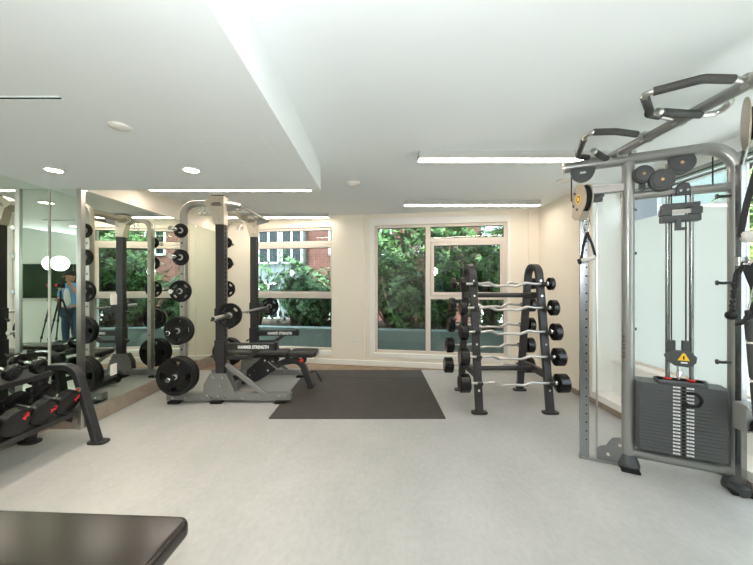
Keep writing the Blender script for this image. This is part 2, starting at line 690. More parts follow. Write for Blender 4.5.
# left side: mirrored wall, its corner and the nearer mirrored wall
b = NB(); bx(b, -3.5, XL - 0.012, 3.215, 6.5, 0, ZC)
struct('wall_left', b, 'wall', 'cream wall above the mirrors')
b = NB(); bx(b, -3.5, XLN - 0.012, -0.95, 3.215, 0, ZC)
struct('wall_left_near', b, 'wall_white')
b = NB(); bx(b, XL - 0.012, XL + 0.006, 3.215, 6.14, 0.0, 0.16, 0.003)
struct('baseboard_left', b, 'base', 'taupe baseboard below the mirrors')
b = NB(); bx(b, XLN - 0.012, XL - 0.03, 3.196, 3.215, 0.0, 0.10, 0.003); bx(b, XLN - 0.012, XLN + 0.006, -0.7, 3.196, 0.0, 0.10, 0.003)
struct('baseboard_corner', b, 'base', 'taupe baseboard round the mirror corner')
b = NB(); bx(b, XL - 0.04, XL + 0.006, 3.185, 3.235, 0.0, ZS, 0.004)
struct('trim_corner', b, 'steel', 'shiny metal corner post of the mirrors')
jo = [3.236, 4.25, 5.22, 6.12]
words = ['tall wall mirror panel directly beyond the shiny metal corner post', 'middle tall mirror panel on the left wall behind the weight plates', 'tall wall mirror panel nearest the far wall, behind the squat rack']
for i in range(3):
    b = NB(); bx(b, XL - 0.012, XL, jo[i] + 0.002, jo[i + 1] - 0.002, 0.162, ZS - 0.004, 0.0015)
    tag(put('wall_mirror', b, 'mirror', smooth=False, loc=(XL, (jo[i] + jo[i + 1]) / 2, 0.162)), words[i], 'mirror', 'mirror panels on the left wall')
b = NB(); box(b, ((XLN + XL - 0.03) / 2, 3.2055, 1.2), (0.276, 0.008, 2.17), rot=Matrix.Rotation(math.radians(-0.35), 3, 'Z'))
tag(put('wall_mirror', b, 'mirror', smooth=False, loc=((XLN + XL) / 2, 3.2, 0.115)), 'narrow mirror panel facing the room beside the shiny corner post', 'mirror', 'mirror panels on the left wall')
jn = [3.19, 2.2, 1.2, 0.2, -0.69]
words = ['wall mirror panel behind the far end of the dumbbell rack', 'second mirror panel from the corner behind the dumbbell rack', 'third mirror panel from the corner behind the dumbbell rack', 'mirror panel beside the back wall']
for i in range(4):
    b = NB(); bx(b, XLN - 0.010, XLN, jn[i + 1] + 0.002, jn[i] - 0.002, 0.112, ZS - 0.004, 0.001)
    tag(put('wall_mirror', b, 'mirror', smooth=False, loc=(XLN, (jn[i] + jn[i + 1]) / 2, 0.112)), words[i], 'mirror', 'mirror panels on the left wall')
for y, z, nm, lb in ((3.585, 1.22, 'light_switch', 'white switch plate on the mirror at shoulder height'), (3.585, 0.47, 'power_outlet', 'white socket plate low on the mirror behind the big plates')):
    r = thing(nm, lb, 'switch' if nm == 'light_switch' else 'outlet', (XL, y, z - 0.058))
    b = NB(); bx(b, XL, XL + 0.008, y - 0.04, y + 0.04, z - 0.058, z + 0.058, 0.003); put('cover_plate', b, 'plastic', r)
    b = NB()
    if nm == 'light_switch':
        bx(b, XL + 0.008, XL + 0.013, y - 0.016, y + 0.016, z - 0.032, z + 0.032, 0.002)
        put('rocker', b, 'plastic', r)
    else:
        for dz in (-0.02, 0.02):
            bx(b, XL + 0.008, XL + 0.010, y - 0.016, y + 0.016, z + dz - 0.013, z + dz + 0.013, 0.003)
        put('sockets', b, 'plastic', r)

r = thing('power_outlet', 'faint white socket plate low on the pilaster between the windows', 'outlet', fw(-0.35, -0.03, 0.38))
b = NB(); fbox(b, -0.40, -0.30, 0.39, 0.49, -0.037, -0.03, 0.002); put('cover_plate', b, 'plastic', r)
b = NB(); fbox(b, -0.385, -0.355, 0.41, 0.47, -0.039, -0.037, 0.001); fbox(b, -0.345, -0.315, 0.41, 0.47, -0.039, -0.037, 0.001); put('sockets', b, 'white', r)
b = NB(); fbox(b, 2.365, 2.53, 0.0, ZC, -0.04, 0.0)
struct('trim_chase', b, 'wall', 'narrow cream pipe chase in the far right corner')

# right side: cream wall, then a deep bay with the big window
b = NB(); bx(b, XR, 2.95, 3.9, 5.5, 0, ZC)
struct('wall_right', b, 'wall', 'cream right wall')
b = NB(); bx(b, XR + 0.004, 3.0, 3.894, 3.9, 0.13, ZC)
struct('trim_reveal', b, 'wall_white', 'white reveal at the far end of the window bay')
b = NB(); bx(b, XR - 0.012, XR, -0.7, 5.2, 0.0, 0.062, 0.003)
struct('baseboard_right', b, 'base', 'taupe baseboard along the right wall')
b = NB(); bx(b, XR, 2.80, YB, 3.9, 0.0, 0.13, 0.006)
struct('trim_kerb', b, 'white', 'low white kerb of the window bay')
b = NB(); bx(b, 2.75, 3.0, YB, 3.9, 0.13, 0.47)
struct('wall_right_low', b, 'wall_white', 'low white wall under the bay window')
b = NB(); bx(b, 2.735, 3.02, YB, 3.9, 0.47, 0.505, 0.006)
struct('sill_right', b, 'white', 'white sill of the bay window')
b = NB(); bx(b, 2.84, 3.0, YB, 3.9, 2.42, ZC)
struct('wall_right_high', b, 'wall_white', 'white wall above the bay window')
r = bpy.data.objects.new('window_3', None); COL.objects.link(r); r['kind'] = 'structure'; r['label'] = 'long bay window behind the cable machine'
OFF[r.name] = V((0, 0, 0))
posts = [3.88, 2.66, 1.45, 0.35, -0.66]
b = NB()
for y in posts:
    bx(b, 2.86, 2.93, y - 0.03, y + 0.03, 0.505, 2.42, 0.004)
bx(b, 2.86, 2.93, YB + 0.01, 3.9, 0.505, 0.53, 0.004)
put('window_frame', b, 'frame', r)
b = NB(); bx(b, 2.835, 2.93, YB + 0.01, 3.9, 2.385, 2.425, 0.004); bx(b, 2.845, 2.93, YB + 0.01, 3.9, 2.335, 2.352, 0.004)
put('window_head', b, 'head', r)
b = NB(); bx(b, 2.832, 2.836, YB + 0.01, 3.9, 2.379, 2.387); bx(b, 2.842, 2.846, YB + 0.01, 3.9, 2.328, 2.337)
put('head_seal', b, 'gasket', r)
b = NB(); bx(b, 2.86, 2.93, YB + 0.01, 2.66, 1.53, 1.58, 0.004)
put('transom', b, 'frame', r)
for i in range(4):
    y1, y0 = posts[i] - 0.03, posts[i + 1] + 0.03
    for z0, z1 in (((0.53, 2.335),) if i == 0 else ((0.53, 1.53), (1.58, 2.335))):
        b = NB(); bx(b, 2.893, 2.899, y0, y1, z0, z1)
        put('pane', b, 'clear', r, smooth=False)
b = NB(); bx(b, 2.884, 2.890, 2.69, 3.85, 0.53, 2.09)
put('frosted_film', b, 'film', r, smooth=False)

# back wall behind the photographer
b = NB(); bx(b, -3.5, 3.3, YB - 0.2, YB, 0, ZC)
struct('wall_back', b, 'wall_white', 'white back wall')
b = NB(); bx(b, XLN, XR, YB, YB + 0.012, 0, 0.12, 0.003)
struct('baseboard_back', b, 'base')
r = thing('wall_screen', 'wide dark wall screen behind the photographer, seen in the mirror', 'screen', (0.95, YB, 1.07))
b = NB(); bx(b, 0.2, 1.55, YB, YB + 0.05, 1.07, 1.79, 0.006); put('casing', b, 'black', r)
b = NB(); bx(b, 0.215, 1.535, YB + 0.05, YB + 0.054, 1.085, 1.775); put('display', b, 'screen', r)

# ------------------------------------------------------------------ ceiling fittings
lamps = [(0.37, 2.27, 2.92, 'linear ceiling light nearest the pull-up bars'), (0.39, 2.29, 4.66, 'linear ceiling light above the curl bar rack'),
         (-2.68, -0.80, 5.56, 'linear ceiling light right at the far left window'), (-2.67, -0.77, 3.87, 'linear ceiling light just beyond the lowered ceiling'),
         (0.37, 2.27, 1.02, 'added unseen linear ceiling light over the near end of the cable machine')]  # last entry is added out of view, continuing the row for more room light
for x0, x1, y, lb in lamps:
    r = thing('ceiling_light', lb, 'ceiling light', ((x0 + x1) / 2, y + 0.055, ZC - 0.068), 'linear ceiling lights')
    b = NB(); bx(b, x0, x1, y, y + 0.11, ZC - 0.064, ZC, 0.003); put('housing', b, 'house', r)
    b = NB(); bx(b, x0 + 0.006, x1 - 0.006, y + 0.012, y + 0.098, ZC - 0.069, ZC - 0.0635, 0.002); put('diffuser', b, 'led', r)
dl = [(-2.56, 2.66, 'round downlight nearest the mirror corner post'), (-1.47, 2.66, 'round downlight above the squat rack side'), (-1.42, 1.1, 'round downlight over the near bench'), (-2.5, 1.1, 'round downlight over the dumbbell rack'), (-1.42, -0.3, 'round downlight close to the back wall')]
for x, y, lb in dl:
    r = thing('downlight', lb, 'ceiling light', (x, y, ZS - 0.012), 'downlights in the lowered ceiling')
    b = NB(); lathe(b, (x, y, ZS - 0.008), (0, 0, 1), [(0, 0.058), (-0.001, 0.066), (0.0075, 0.070), (0.0075, 0.054), (0.002, 0.054)], 28, closed=True); put('trim_ring', b, 'white', r)
    b = NB(); lathe(b, (x, y, ZS - 0.006), (0, 0, 1), [(0, 0.053), (0.006, 0.053)], 28); put('lens', b, 'lampface', r)
    l = bpy.data.lights.new('downlight_beam', 'SPOT'); l.energy = 26; l.spot_size = 1.9; l.spot_blend = 0.8; l.shadow_soft_size = 0.05; l.color = (1, 0.9, 0.76)
    o = bpy.data.objects.new('downlight_beam', l); COL.objects.link(o); o.location = (0, 0, -0.01); o.parent = r
r = thing('ceiling_sensor', 'flat round white sensor in the lowered ceiling', 'sensor', (-1.47, 1.92, ZS - 0.018))
b = NB(); lathe(b, (-1.47, 1.92, ZS), (0, 0, -1), [(0, 0.052), (0.006, 0.052), (0.012, 0.045), (0.018, 0.02), (0.0185, 0.001)], 32); put('cover', b, 'plastic', r)
b = NB(); lathe(b, (-1.47, 1.92, ZS), (0, 0, -1), [(0, 0.060), (0.003, 0.058)], 32); put('base_ring', b, 'white', r)
r = thing('smoke_detector', 'round white smoke detector on the ceiling right of the lowered section', 'smoke detector', (-0.265, 3.85, ZC - 0.04), 'detectors on the ceiling')
b = NB(); lathe(b, (-0.265, 3.85, ZC), (0, 0, -1), [(0, 0.075), (0.014, 0.075), (0.022, 0.066), (0.036, 0.05), (0.04, 0.02), (0.0402, 0.001)], 32); put('cover', b, 'plastic', r)
b = NB(); lathe(b, (-0.255, 3.82, ZC - 0.034), (0, 0, -1), [(0, 0.006), (0.006, 0.004)], 12); put('indicator', b, 'red', r)
r = thing('smoke_detector', 'flat white ceiling disc beyond the hanging cable pulley', 'smoke detector', (2.13, 3.78, ZC - 0.016), 'detectors on the ceiling')
b = NB(); lathe(b, (2.13, 3.78, ZC), (0, 0, -1), [(0, 0.09), (0.008, 0.09), (0.016, 0.07), (0.0162, 0.001)], 32); put('cover', b, 'plastic', r)
r = thing('ceiling_vent', 'thin dark air slot in the lowered ceiling', 'air vent', (-2.1, 1.62, ZS - 0.006))
b = NB(); bx(b, -2.75, -1.53, 1.612, 1.630, ZS - 0.003, ZS, 0.001); put('slot', b, 'hole', r)
b = NB(); bx(b, -2.76, -1.525, 1.606, 1.612, ZS - 0.006, ZS, 0.001); bx(b, -2.76, -1.525, 1.630, 1.636, ZS - 0.006, ZS, 0.001); put('rim', b, 'ceiling', r)
b = NB()
for x0, x1, y0, y1 in ((-1.12, -0.70, 2.05, 2.056), (-1.12, -0.70, 2.454, 2.46), (-1.12, -1.114, 2.05, 2.46), (-0.706, -0.70, 2.05, 2.46)):
    bx(b, x0, x1, y0, y1, ZS - 0.0007, ZS)
bx(b, -1.11, -0.71, 2.06, 2.45, ZS - 0.0003, ZS)
tag(put('access_panel', b, 'ceiling', loc=(-0.91, 2.25, ZS - 0.0025)), 'faint square access panel in the lowered ceiling', 'access panel')

# ------------------------------------------------------------------ outdoors
b = NB(); bx(b, -14, 16, 5.2, 30, -0.5, -0.25); bx(b, 3.05, 20, -12, 5.2, -0.5, -0.25)
struct('ground', b, 'ground', 'paving outside')
b = NB()
fbox(b, -6.0, 4.2, -0.25, 0.50, 0.62, 0.80, 0.01); fbox(b, -6.0, 4.2, 0.47, 0.52, 0.60, 0.84, 0.008)
r = thing('planter_trough', 'long low concrete planter outside the far windows', 'planter', fw(-1, 0.7, -0.25))
put('planter_side', b, 'concrete', r)
b = NB(); fbox(b, -6.0, 4.2, -0.2, 0.42, 0.80, 3.0); put('soil', b, 'soil', r)


def leaf(bm, p, d, up, L, W):
    d = d.normalized()
    s = d.cross(up)
    if s.length < 1e-3:
        s = V((1, 0, 0))
    s.normalize()
    n = s.cross(d)
    a = bm.verts.new(p)
    m = bm.verts.new(p + d * L * 0.55 - n * W * 0.15)
    t = bm.verts.new(p + d * L - n * L * 0.18)
    l = bm.verts.new(p + d * L * 0.5 + s * W * 0.5)
    r_ = bm.verts.new(p + d * L * 0.5 - s * W * 0.5)
    bm.faces.new((a, l, t, m)); bm.faces.new((a, m, t, r_))


def shrub(name, c, size, nros, L, m, label, cat, group, trunk=0.5, rng=None):
    """rosettes of leaves over a rounded crown with woody stems below"""
    rng = random.Random(int(c[0] * 100 + c[1] * 37 + c[2] * 11) & 1023)
    base = V((c[0], c[1], c[2]))
    r = thing(name, label, cat, base, group)
    bm = NB()
    cen = base + V((0, 0, trunk + size[2] * 0.5))
    ends = []
    for i in range(nros):
        while True:
            q = V((rng.uniform(-1, 1), rng.uniform(-1, 1), rng.uniform(-1, 1)))
            if 0.25 < q.length < 1:
                break
        q *= 0.75 + 0.25 * math.sin(q.x * 5 + q.z * 7 + c[0])
        p = cen + V((q.x * size[0], q.y * size[1], q.z * size[2])) * 0.5 * 1.25
        out = (V((q.x, q.y, q.z * 0.7 + 0.35))).normalized()
        if i % 9 == 0:
            ends.append(p)
        k = rng.randint(6, 9)
        a0 = rng.uniform(0, 6.28)
        ax = out.cross(V((0.3, 0.2, 0.9))).normalized()
        ay = out.cross(ax)
        for j in range(k):
            a = a0 + 6.283 * j / k + rng.uniform(-0.2, 0.2)
            dd = ax * math.cos(a) + ay * math.sin(a) + out * rng.uniform(0.1, 0.6)
            leaf(bm, p, dd, out, L * rng.uniform(0.7, 1.15), L * rng.uniform(0.28, 0.4))
    put('foliage', bm, m, r, smooth=False)
    bm = NB()
    for e in ends[:26]:
        mid = base.lerp(e, 0.5) + V((rng.uniform(-.06, .06), rng.uniform(-.06, .06), 0.08))
        tube(bm, [base + V((rng.uniform(-.05, .05), rng.uniform(-.05, .05), 0)), mid, e], 0.01, 5, rads=[0.022, 0.013, 0.005])
    put('stems', bm, 'bark', r)
    return r


def fp(x, dep, z):
    p = fw(x, dep, z)
    return (p.x, p.y, p.z)


G = 'shrubs in the planter outside'
shrub('hedge_shrub', fp(-1.8, 2.1, 0.2), (1.9, 0.7, 1.75), 760, 0.085, 'leaf2', 'wide pale green bush in front of the brick building', 'shrub', G, 0.0)
for x, lb_ in ((0.1, 'tall dark hedge plant behind the left pane bushes of the right far window'), (1.2, 'tall dark hedge plant behind the opening sash bushes'), (2.3, 'tall dark hedge plant behind the curl bar rack, deep outside the window'), (3.3, 'tall dark hedge plant outside beyond the right edge of the right far window')):
    shrub('hedge_shrub', fp(x, 2.75, 0.2), (1.35, 0.7, 2.9), 420, 0.17, 'leaf1', lb_, 'shrub', G, 0.0)
shrub('evergreen_shrub', fp(0.35, 1.25, 0.42), (1.0, 0.8, 1.2), 150, 0.17, 'leaf1', 'broad-leaved dark green bush behind the left pane of the right far window', 'shrub', G, 0.05)
shrub('evergreen_shrub', fp(0.0, 1.8, 0.42), (1.5, 0.9, 2.3), 300, 0.15, 'leaf1', 'tall dark evergreen rising behind the broad-leaved bush', 'shrub', G, 0.1)
shrub('evergreen_shrub', fp(1.15, 1.7, 0.42), (1.3, 0.9, 2.2), 260, 0.14, 'leaf1', 'evergreen bush behind the opening sash of the right far window', 'shrub', G, 0.1)
shrub('evergreen_shrub', fp(2.1, 1.6, 0.42), (1.3, 0.9, 2.3), 260, 0.14, 'leaf1', 'evergreen bush behind the curl bar rack, seen through the window', 'shrub', G, 0.1)
shrub('evergreen_shrub', fp(0.9, 1.15, 0.42), (0.8, 0.5, 0.7), 80, 0.13, 'leaf1', 'small evergreen bush low in the right far window', 'shrub', G, 0.0)
shrub('evergreen_shrub', fp(0.8, 2.6, 0.42), (3.0, 0.9, 1.6), 330, 0.15, 'leaf1', 'high canopy of evergreen leaves along the top of the right far window', 'shrub', G, 1.6)
shrub('hedge_shrub', fp(-2.1, 1.5, 0.42), (1.0, 0.7, 1.75), 560, 0.075, 'leaf2', 'small-leaved bush in the left part of the left far window', 'shrub', G, 0.0)
shrub('hedge_shrub', fp(-1.5, 1.35, 0.42), (1.1, 0.6, 1.2), 520, 0.075, 'leaf2', 'low rounded bush in the lower pane of the left far window', 'shrub', G, 0.0)
shrub('evergreen_shrub', fp(-0.78, 1.4, 0.42), (0.85, 0.7, 1.75), 230, 0.11, 'leaf1', 'dark bush against the pilaster side of the left far window', 'shrub', G, 0.05)
shrub('hedge_shrub', fp(-1.95, 1.75, 0.3), (1.3, 0.6, 1.3), 520, 0.075, 'leaf2', 'bush between the rounded bush and the wide pale green bush', 'shrub', G, 0.0)
shrub('hedge_shrub', fp(-3.0, 1.6, 0.42), (1.0, 0.8, 1.8), 240, 0.075, 'leaf2', 'bush outside, left of the left far window', 'shrub', G, 0.0)

r = thing('brick_building', 'red brick building with a pale window bay across the yard', 'building', (-3.5, 11.2, -0.25))
b = NB(); bx(b, -9, 3.5, 11.2, 14, -0.25, 7.5); put('brick_wall', b, 'brick', r)
b = NB(); bx(b, -4.0, -2.35, 10.9, 11.2, -0.25, 7.0, 0.02)
for k in range(6):
    bx(b, -3.98 + k * 0.32, -3.95 + k * 0.32, 10.885, 10.9, -0.2, 7.0)
put('pale_bay', b, 'bay', r)
for x, z in ((-3.85, 2.0), (-3.1, 2.0), (-1.6, 2.3), (-0.2, 2.3), (1.4, 2.3), (-3.85, 0.2), (-5.6, 2.3), (-1.6, -0.1)):
    y = 10.88 if -4 < x < -2.4 else 11.19
    b = NB()
    for q in ((x, x + 0.06, z, z + 1.2), (x + 0.64, x + 0.7, z, z + 1.2), (x, x + 0.7, z, z + 0.06), (x, x + 0.7, z + 1.14, z + 1.2), (x + 0.32, x + 0.38, z, z + 1.2)):
        bx(b, q[0], q[1], y - 0.05, y + 0.005, q[2], q[3], 0.006)
    f = put('window', b, 'white', r)
    b = NB(); bx(b, x + 0.05, x + 0.65, y - 0.02, y - 0.01, z + 0.05, z + 1.15); put('pane', b, 'screen', f)

r = thing('added_building', 'added rendered building across the side yard, toning down the sky behind the trees', 'building', (9, 7, -0.25))  # building added so the upper bay pane shows a wall, not glaring sky
b = NB(); bx(b, 8.6, 11, -3, 18, -0.25, 6.5); put('rendered_wall', b, 'render', r)
b = NB(); bx(b, 8.5, 11.1, -3.1, 18.1, 6.5, 6.8, 0.03); put('roof_edge', b, 'head', r)
for k in range(5):
    y = 0.5 + 3.2 * k
    b = NB()
    for q in ((y, y + 0.08, 2.9, 4.3), (y + 1.12, y + 1.2, 2.9, 4.3), (y, y + 1.2, 2.9, 2.98), (y, y + 1.2, 4.22, 4.3)):
        bx(b, 8.52, 8.6, q[0], q[1], q[2], q[3], 0.01)
    f = put('window', b, 'bay', r)
    b = NB(); bx(b, 8.56, 8.58, y + 0.06, y + 1.14, 2.96, 4.24); put('pane', b, 'screen', f)
shrub('garden_tree', (6.5, 4.7, -0.25), (1.7, 1.7, 2.6), 420, 0.16, 'leaf3', 'sunlit light green tree outside behind the hanging strap', 'tree', 'trees outside the bay window', 0.7)
shrub('garden_tree', (5.25, 4.5, -0.25), (1.0, 1.0, 2.9), 900, 0.11, 'leaf3', 'slim light green tree right beside the arched post of the cable machine', 'tree', 'trees outside the bay window', 0.3)
shrub('garden_tree', (6.3, 2.2, -0.25), (2.0, 2.0, 2.6), 380, 0.16, 'leaf3', 'light green tree outside the near end of the bay window', 'tree', 'trees outside the bay window', 0.7)
# ================================================================== half rack
RN, RF = 3.905, 4.97                    # the two sides of the rack
UX = -1.81                               # uprights
PX = -2.25                               # plate storage posts
rack = thing('squat_rack', 'dark and silver half rack with plate storage in front of the mirrors', 'squat rack', (UX, (RN + RF) / 2, 0))


def post_yz(px, py, d):
    p = at(px, py, d)
    return (p.x, p.z)


for y, s in ((RN, -1), (RF, 1)):         # s: outward side
    b = NB(); box(b, (-1.705, y, 0.07), (1.45, 0.09, 0.082), bev=0.008)
    for x in (-2.36, -2.2, -1.9, -1.75, -1.55, -1.35, -1.12, -1.03):
        rod(b, (x, y - 0.052, 0.085 if x > -1.5 else 0.06), (x, y - 0.04, 0.085 if x > -1.5 else 0.06), 0.011, 8, mi=1)
    put('base_beam', b, ['grey', 'chrome'], rack)
    for x in (-2.33, -1.84, -1.10):
        b = NB(); bx(b, x - 0.065, x + 0.065, y - 0.085, y + 0.085, 0.0, 0.029, 0.006); put('foot', b, 'rubber', rack)
    # upright with a ladder of holes
    b = NB(); bx(b, UX - 0.05, UX + 0.05, y - 0.042, y + 0.042, 0.11, 2.20, 0.006)
    for k in range(34):
        z = 0.42 + k * 0.052
        box(b, (UX + 0.0505, y, z), (0.003, 0.026, 0.026), bev=0.001, mi=1)
        if k % 3 == 0:
            for q in (-1, 1):
                rod(b, (UX, y + q * 0.042, z), (UX, y + q * 0.0435, z), 0.006, 8, mi=1)
    put('upright', b, ['dark', 'hole'], rack)
    # gusset plates and the sloping brace
    g = [(-2.0, 0.055), (-1.61, 0.055), (-1.66, 0.2), (-1.725, 0.345), (-1.92, 0.345), (-1.99, 0.22)]
    b = NB()
    for yy in (y - 0.052, y + 0.042):
        prism(b, g, 0.01, frame((0, yy + 0.01, 0), (1, 0, 0), (0, 0, 1)), bev=0.002)
    for x, z in ((-1.95, 0.09), (-1.82, 0.09), (-1.68, 0.09), (-1.88, 0.3), (-1.77, 0.3), (-1.80, 0.2)):
        rod(b, (x, y - 0.058, z), (x, y - 0.05, z), 0.011, 8, mi=1)
    put('gusset', b, ['grey', 'chrome'], rack)
    b = NB(); tube(b, [(-1.75, y, 0.44), (-1.31, y, 0.10)], 0, rect=(0.05, 0.05), up=(0, 1, 0)); put('brace', b, 'grey', rack)
    # top cap with lettering
    c = [(-1.755, 1.985 + 0.09), (-1.865, 1.985 + 0.09), (-1.915, 2.26), (-1.985, 2.30), (-1.985, 2.345), (-1.90, 2.405), (-1.755, 2.405)]
    b = NB(); prism(b, c, 0.104, frame((0, y + 0.052, 0), (1, 0, 0), (0, 0, 1)), bev=0.004)
    for z in (2.12, 2.23, 2.37):
        for q in (-1, 1):
            rod(b, (-1.80, y + q * 0.05, z), (-1.80, y + q * 0.058, z), 0.011, 8, mi=1)
    cap = put('upright_cap', b, ['champ', 'chrome'], rack)
    b = NB(); bx(b, -1.905, -1.75, y - 0.054, y + 0.054, 2.405, 2.416, 0.004); put('cap_lid', b, 'black', cap)
    for q in (-1, 1):
        b = NB()
        for k, tx in enumerate(('HAMMER', 'STRENGTH')):
            m_ = text(tx, 0.026, (-1.845, y + q * 0.0535, 2.318 - 0.024 * k), (-q, 0, 0), (0, 0, 1), 0.0008, bold=0.0006)
            me = bpy.data.meshes.new('t'); m_.to_mesh(me); m_.free(); b.from_mesh(me); bpy.data.meshes.remove(me)
        put('lettering', b, 'letterdk', cap)
    # storage post curving into the cap
    b = NB(); tube(b, [(-1.95, y, 2.325), (PX, y, 2.325), (PX, y, 0.11)], 0, rect=(0.06, 0.075), up=(0, 1, 0), fil=0.27, n=12)
    for z in (1.86, 1.5, 1.12, 0.62):
        rod(b, (PX, y - 0.039, z), (PX, y - 0.037, z), 0.01, 8, mi=1)
    put('storage_post', b, ['postsilver', 'hole'], rack)
    for z in (2.0, 1.69, 1.30, 0.85, 0.34):
        L = 0.25 if z > 1 else 0.30
        b = NB()
        rod(b, (PX, y + s * 0.035, z), (PX, y + s * L, z), 0.023, 16, 0.004)
        rod(b, (PX, y + s * L, z), (PX, y + s * (L + 0.012), z), 0.027, 16, 0.004)
        put('storage_peg', b, 'chrome', rack)
    for x in (-2.055, -2.0):
        b = NB()
        tube(b, [(x, y, 2.30), (x, y, 2.25), (x - 0.018, y, 2.232), (x - 0.022, y, 2.205), (x, y, 2.188), (x + 0.022, y, 2.205), (x + 0.016, y, 2.225)], 0.006, 8, fil=0.012)
        put('band_hook', b, 'chrome', rack)
    # J hook and spotter arm on the front face
    b = NB()
    bx(b, -1.87, -1.75, y - 0.05, y + 0.05, 0.935, 1.10, 0.006)
    prism(b, [(-1.76, 0.95), (-1.60, 0.95), (-1.575, 0.975), (-1.575, 1.06), (-1.592, 1.06), (-1.60, 1.005), (-1.665, 1.0), (-1.68, 1.10), (-1.76, 1.10)], 0.05, frame((0, y + 0.025, 0), (1, 0, 0), (0, 0, 1)), bev=0.004)
    rod(b, (-1.87, y, 0.98), (-1.92, y, 0.95), 0.01, 8); rod(b, (-1.91, y, 0.945), (-1.925, y - 0.005, 0.965), 0.014, 8)
    put('bar_hook', b, 'black', rack)
    b = NB()
    bx(b, -1.752, -1.15, y - 0.035, y + 0.035, 0.61, 0.690, 0.006)
    bx(b, -1.18, -1.14, y - 0.035, y + 0.035, 0.61, 0.705, 0.006)
    bx(b, -1.87, -1.752, y - 0.052, y + 0.052, 0.49, 0.73, 0.006)
    tube(b, [(-1.75, y, 0.52), (-1.50, y, 0.52), (-1.36, y, 0.625)], 0, rect=(0.045, 0.05), up=(0, 1, 0), fil=0.08)
    rod(b, (-1.87, y, 0.56), (-1.92, y, 0.53), 0.01, 8); rod(b, (-1.91, y, 0.525), (-1.925, y - 0.005, 0.545), 0.014, 8)
    arm = put('spotter_arm', b, 'black', rack)
    for q in (-1, 1):
        put('lettering', text('HAMMER STRENGTH', 0.052, (-1.42, y + q * 0.0355, 0.646), (-q, 0, 0), (0, 0, 1), 0.001, bold=0.0022, sx=0.74), 'letter', arm)

b = NB(); bx(b, UX - 0.035, UX + 0.035, RN + 0.04, RF - 0.04, 0.035, 0.105, 0.006); put('rear_crossmember', b, 'grey', rack)
b = NB(); rod(b, (-1.90, RN + 0.04, 2.33), (-1.90, RF - 0.04, 2.33), 0.036, 18); put('top_crossmember', b, 'champ', rack)
b = NB()
tube(b, [(-1.77, RN, 2.33), (-1.60, RN + 0.04, 2.31), (-1.60, RF - 0.04, 2.31), (-1.77, RF, 2.33)], 0.020, 14, fil=0.06)
put('pull_up_bar', b, 'steel', rack)
b = NB()
for y0, y1 in ((RN + 0.05, RN + 0.36), (RF - 0.05, RF - 0.36)):
    tube(b, [(-1.88, y0 + (0.0), 2.33), (-1.74, y0, 2.335), (-1.70, y1, 2.335), (-1.88, y1, 2.33)], 0.017, 12, fil=0.05)
put('inner_grips', b, 'steel', rack)
for y, s in ((RN, 1), (RF, -1)):
    b = NB(); prism(b, [(-1.755, 2.24), (-1.58, 2.29), (-1.58, 2.335), (-1.755, 2.375)], 0.012, frame((0, y + 0.045 * s, 0), (1, 0, 0), (0, 0, 1)), bev=0.003); put('grip_bracket', b, 'silver', rack)


# ------------------------------------------------------------------ plates
def plate(D, t, label, group, y0=0.0):
    """weight plate, axis along y, centred on the origin"""
    R = D / 2
    b = NB()
    lathe(b, (0, -t / 2, 0), (0, 1, 0), [(0, R - 0.016), (0, R - 0.005), (0.004, R), (t - 0.004, R), (t, R - 0.005), (t, R - 0.016), (t * 0.68, R * 0.86 - 0.012), (t * 0.32, R * 0.86 - 0.012)], 44, closed=True)
    rh = min(0.055, R * 0.38)
    if D > 0.22:
        holes = []
        for k in range(4):
            a0 = PI / 4 + k * PI / 2
            pts = []
            r0, r1, da = R * 0.54, R * 0.82, 0.31
            for j in range(7):
                a = a0 - da + 2 * da * j / 6
                pts.append((r1 * math.cos(a), r1 * math.sin(a)))
            for j in range(7):
                a = a0 + da * 0.9 - 1.8 * da * j / 6
                pts.append((r0 * math.cos(a), r0 * math.sin(a)))
            holes.append(pts)
        hub = [(0.026 * math.cos(2 * PI * k / 20), 0.026 * math.sin(2 * PI * k / 20)) for k in range(20)]
        out = [((R * 0.88) * math.cos(2 * PI * k / 48), (R * 0.88) * math.sin(2 * PI * k / 48)) for k in range(48)]
        prism(b, out, t * 0.5, frame((0, t * 0.25, 0), (1, 0, 0), (0, 0, 1)), holes=holes + [hub])
        for pts in holes:                                   # raised lips round the grips
            c = V((sum(p[0] for p in pts) / len(pts), 0, sum(p[1] for p in pts) / len(pts)))
            loop = [c + (V((p[0], 0, p[1])) - c) * 1.04 for p in pts]
            for q in (-1, 1):
                tube(b, [p + V((0, q * t * 0.26, 0)) for p in loop], 0.0028, 6, closed=True)
    else:
        lathe(b, (0, -t * 0.3, 0), (0, 1, 0), [(0, 0.026), (0, R * 0.9), (t * 0.6, R * 0.9), (t * 0.6, 0.026)], 36, closed=True)
    lathe(b, (0, -t / 2, 0), (0, 1, 0), [(0, 0.027), (0, rh - 0.006), (0.005, rh), (t - 0.005, rh), (t, rh - 0.006), (t, 0.027)], 28, closed=True)
    o = tag(put('weight_plate', b, 'rubber'), label, 'weight plate', group)
    b = NB(); lathe(b, (0, -t / 2 - 0.001, 0), (0, 1, 0), [(0, 0.0245), (0, 0.033), (t + 0.002, 0.033), (t + 0.002, 0.0245)], 24, closed=True)
    put('hub_ring', b, 'steel', o)
    return o


kinds = {'tiny': (0.165, 0.020), 'small': (0.188, 0.024), 'mid': (0.252, 0.030), 'large': (0.318, 0.036), 'huge': (0.43, 0.041)}
proto = {}
GP = 'weight plates on the storage posts'


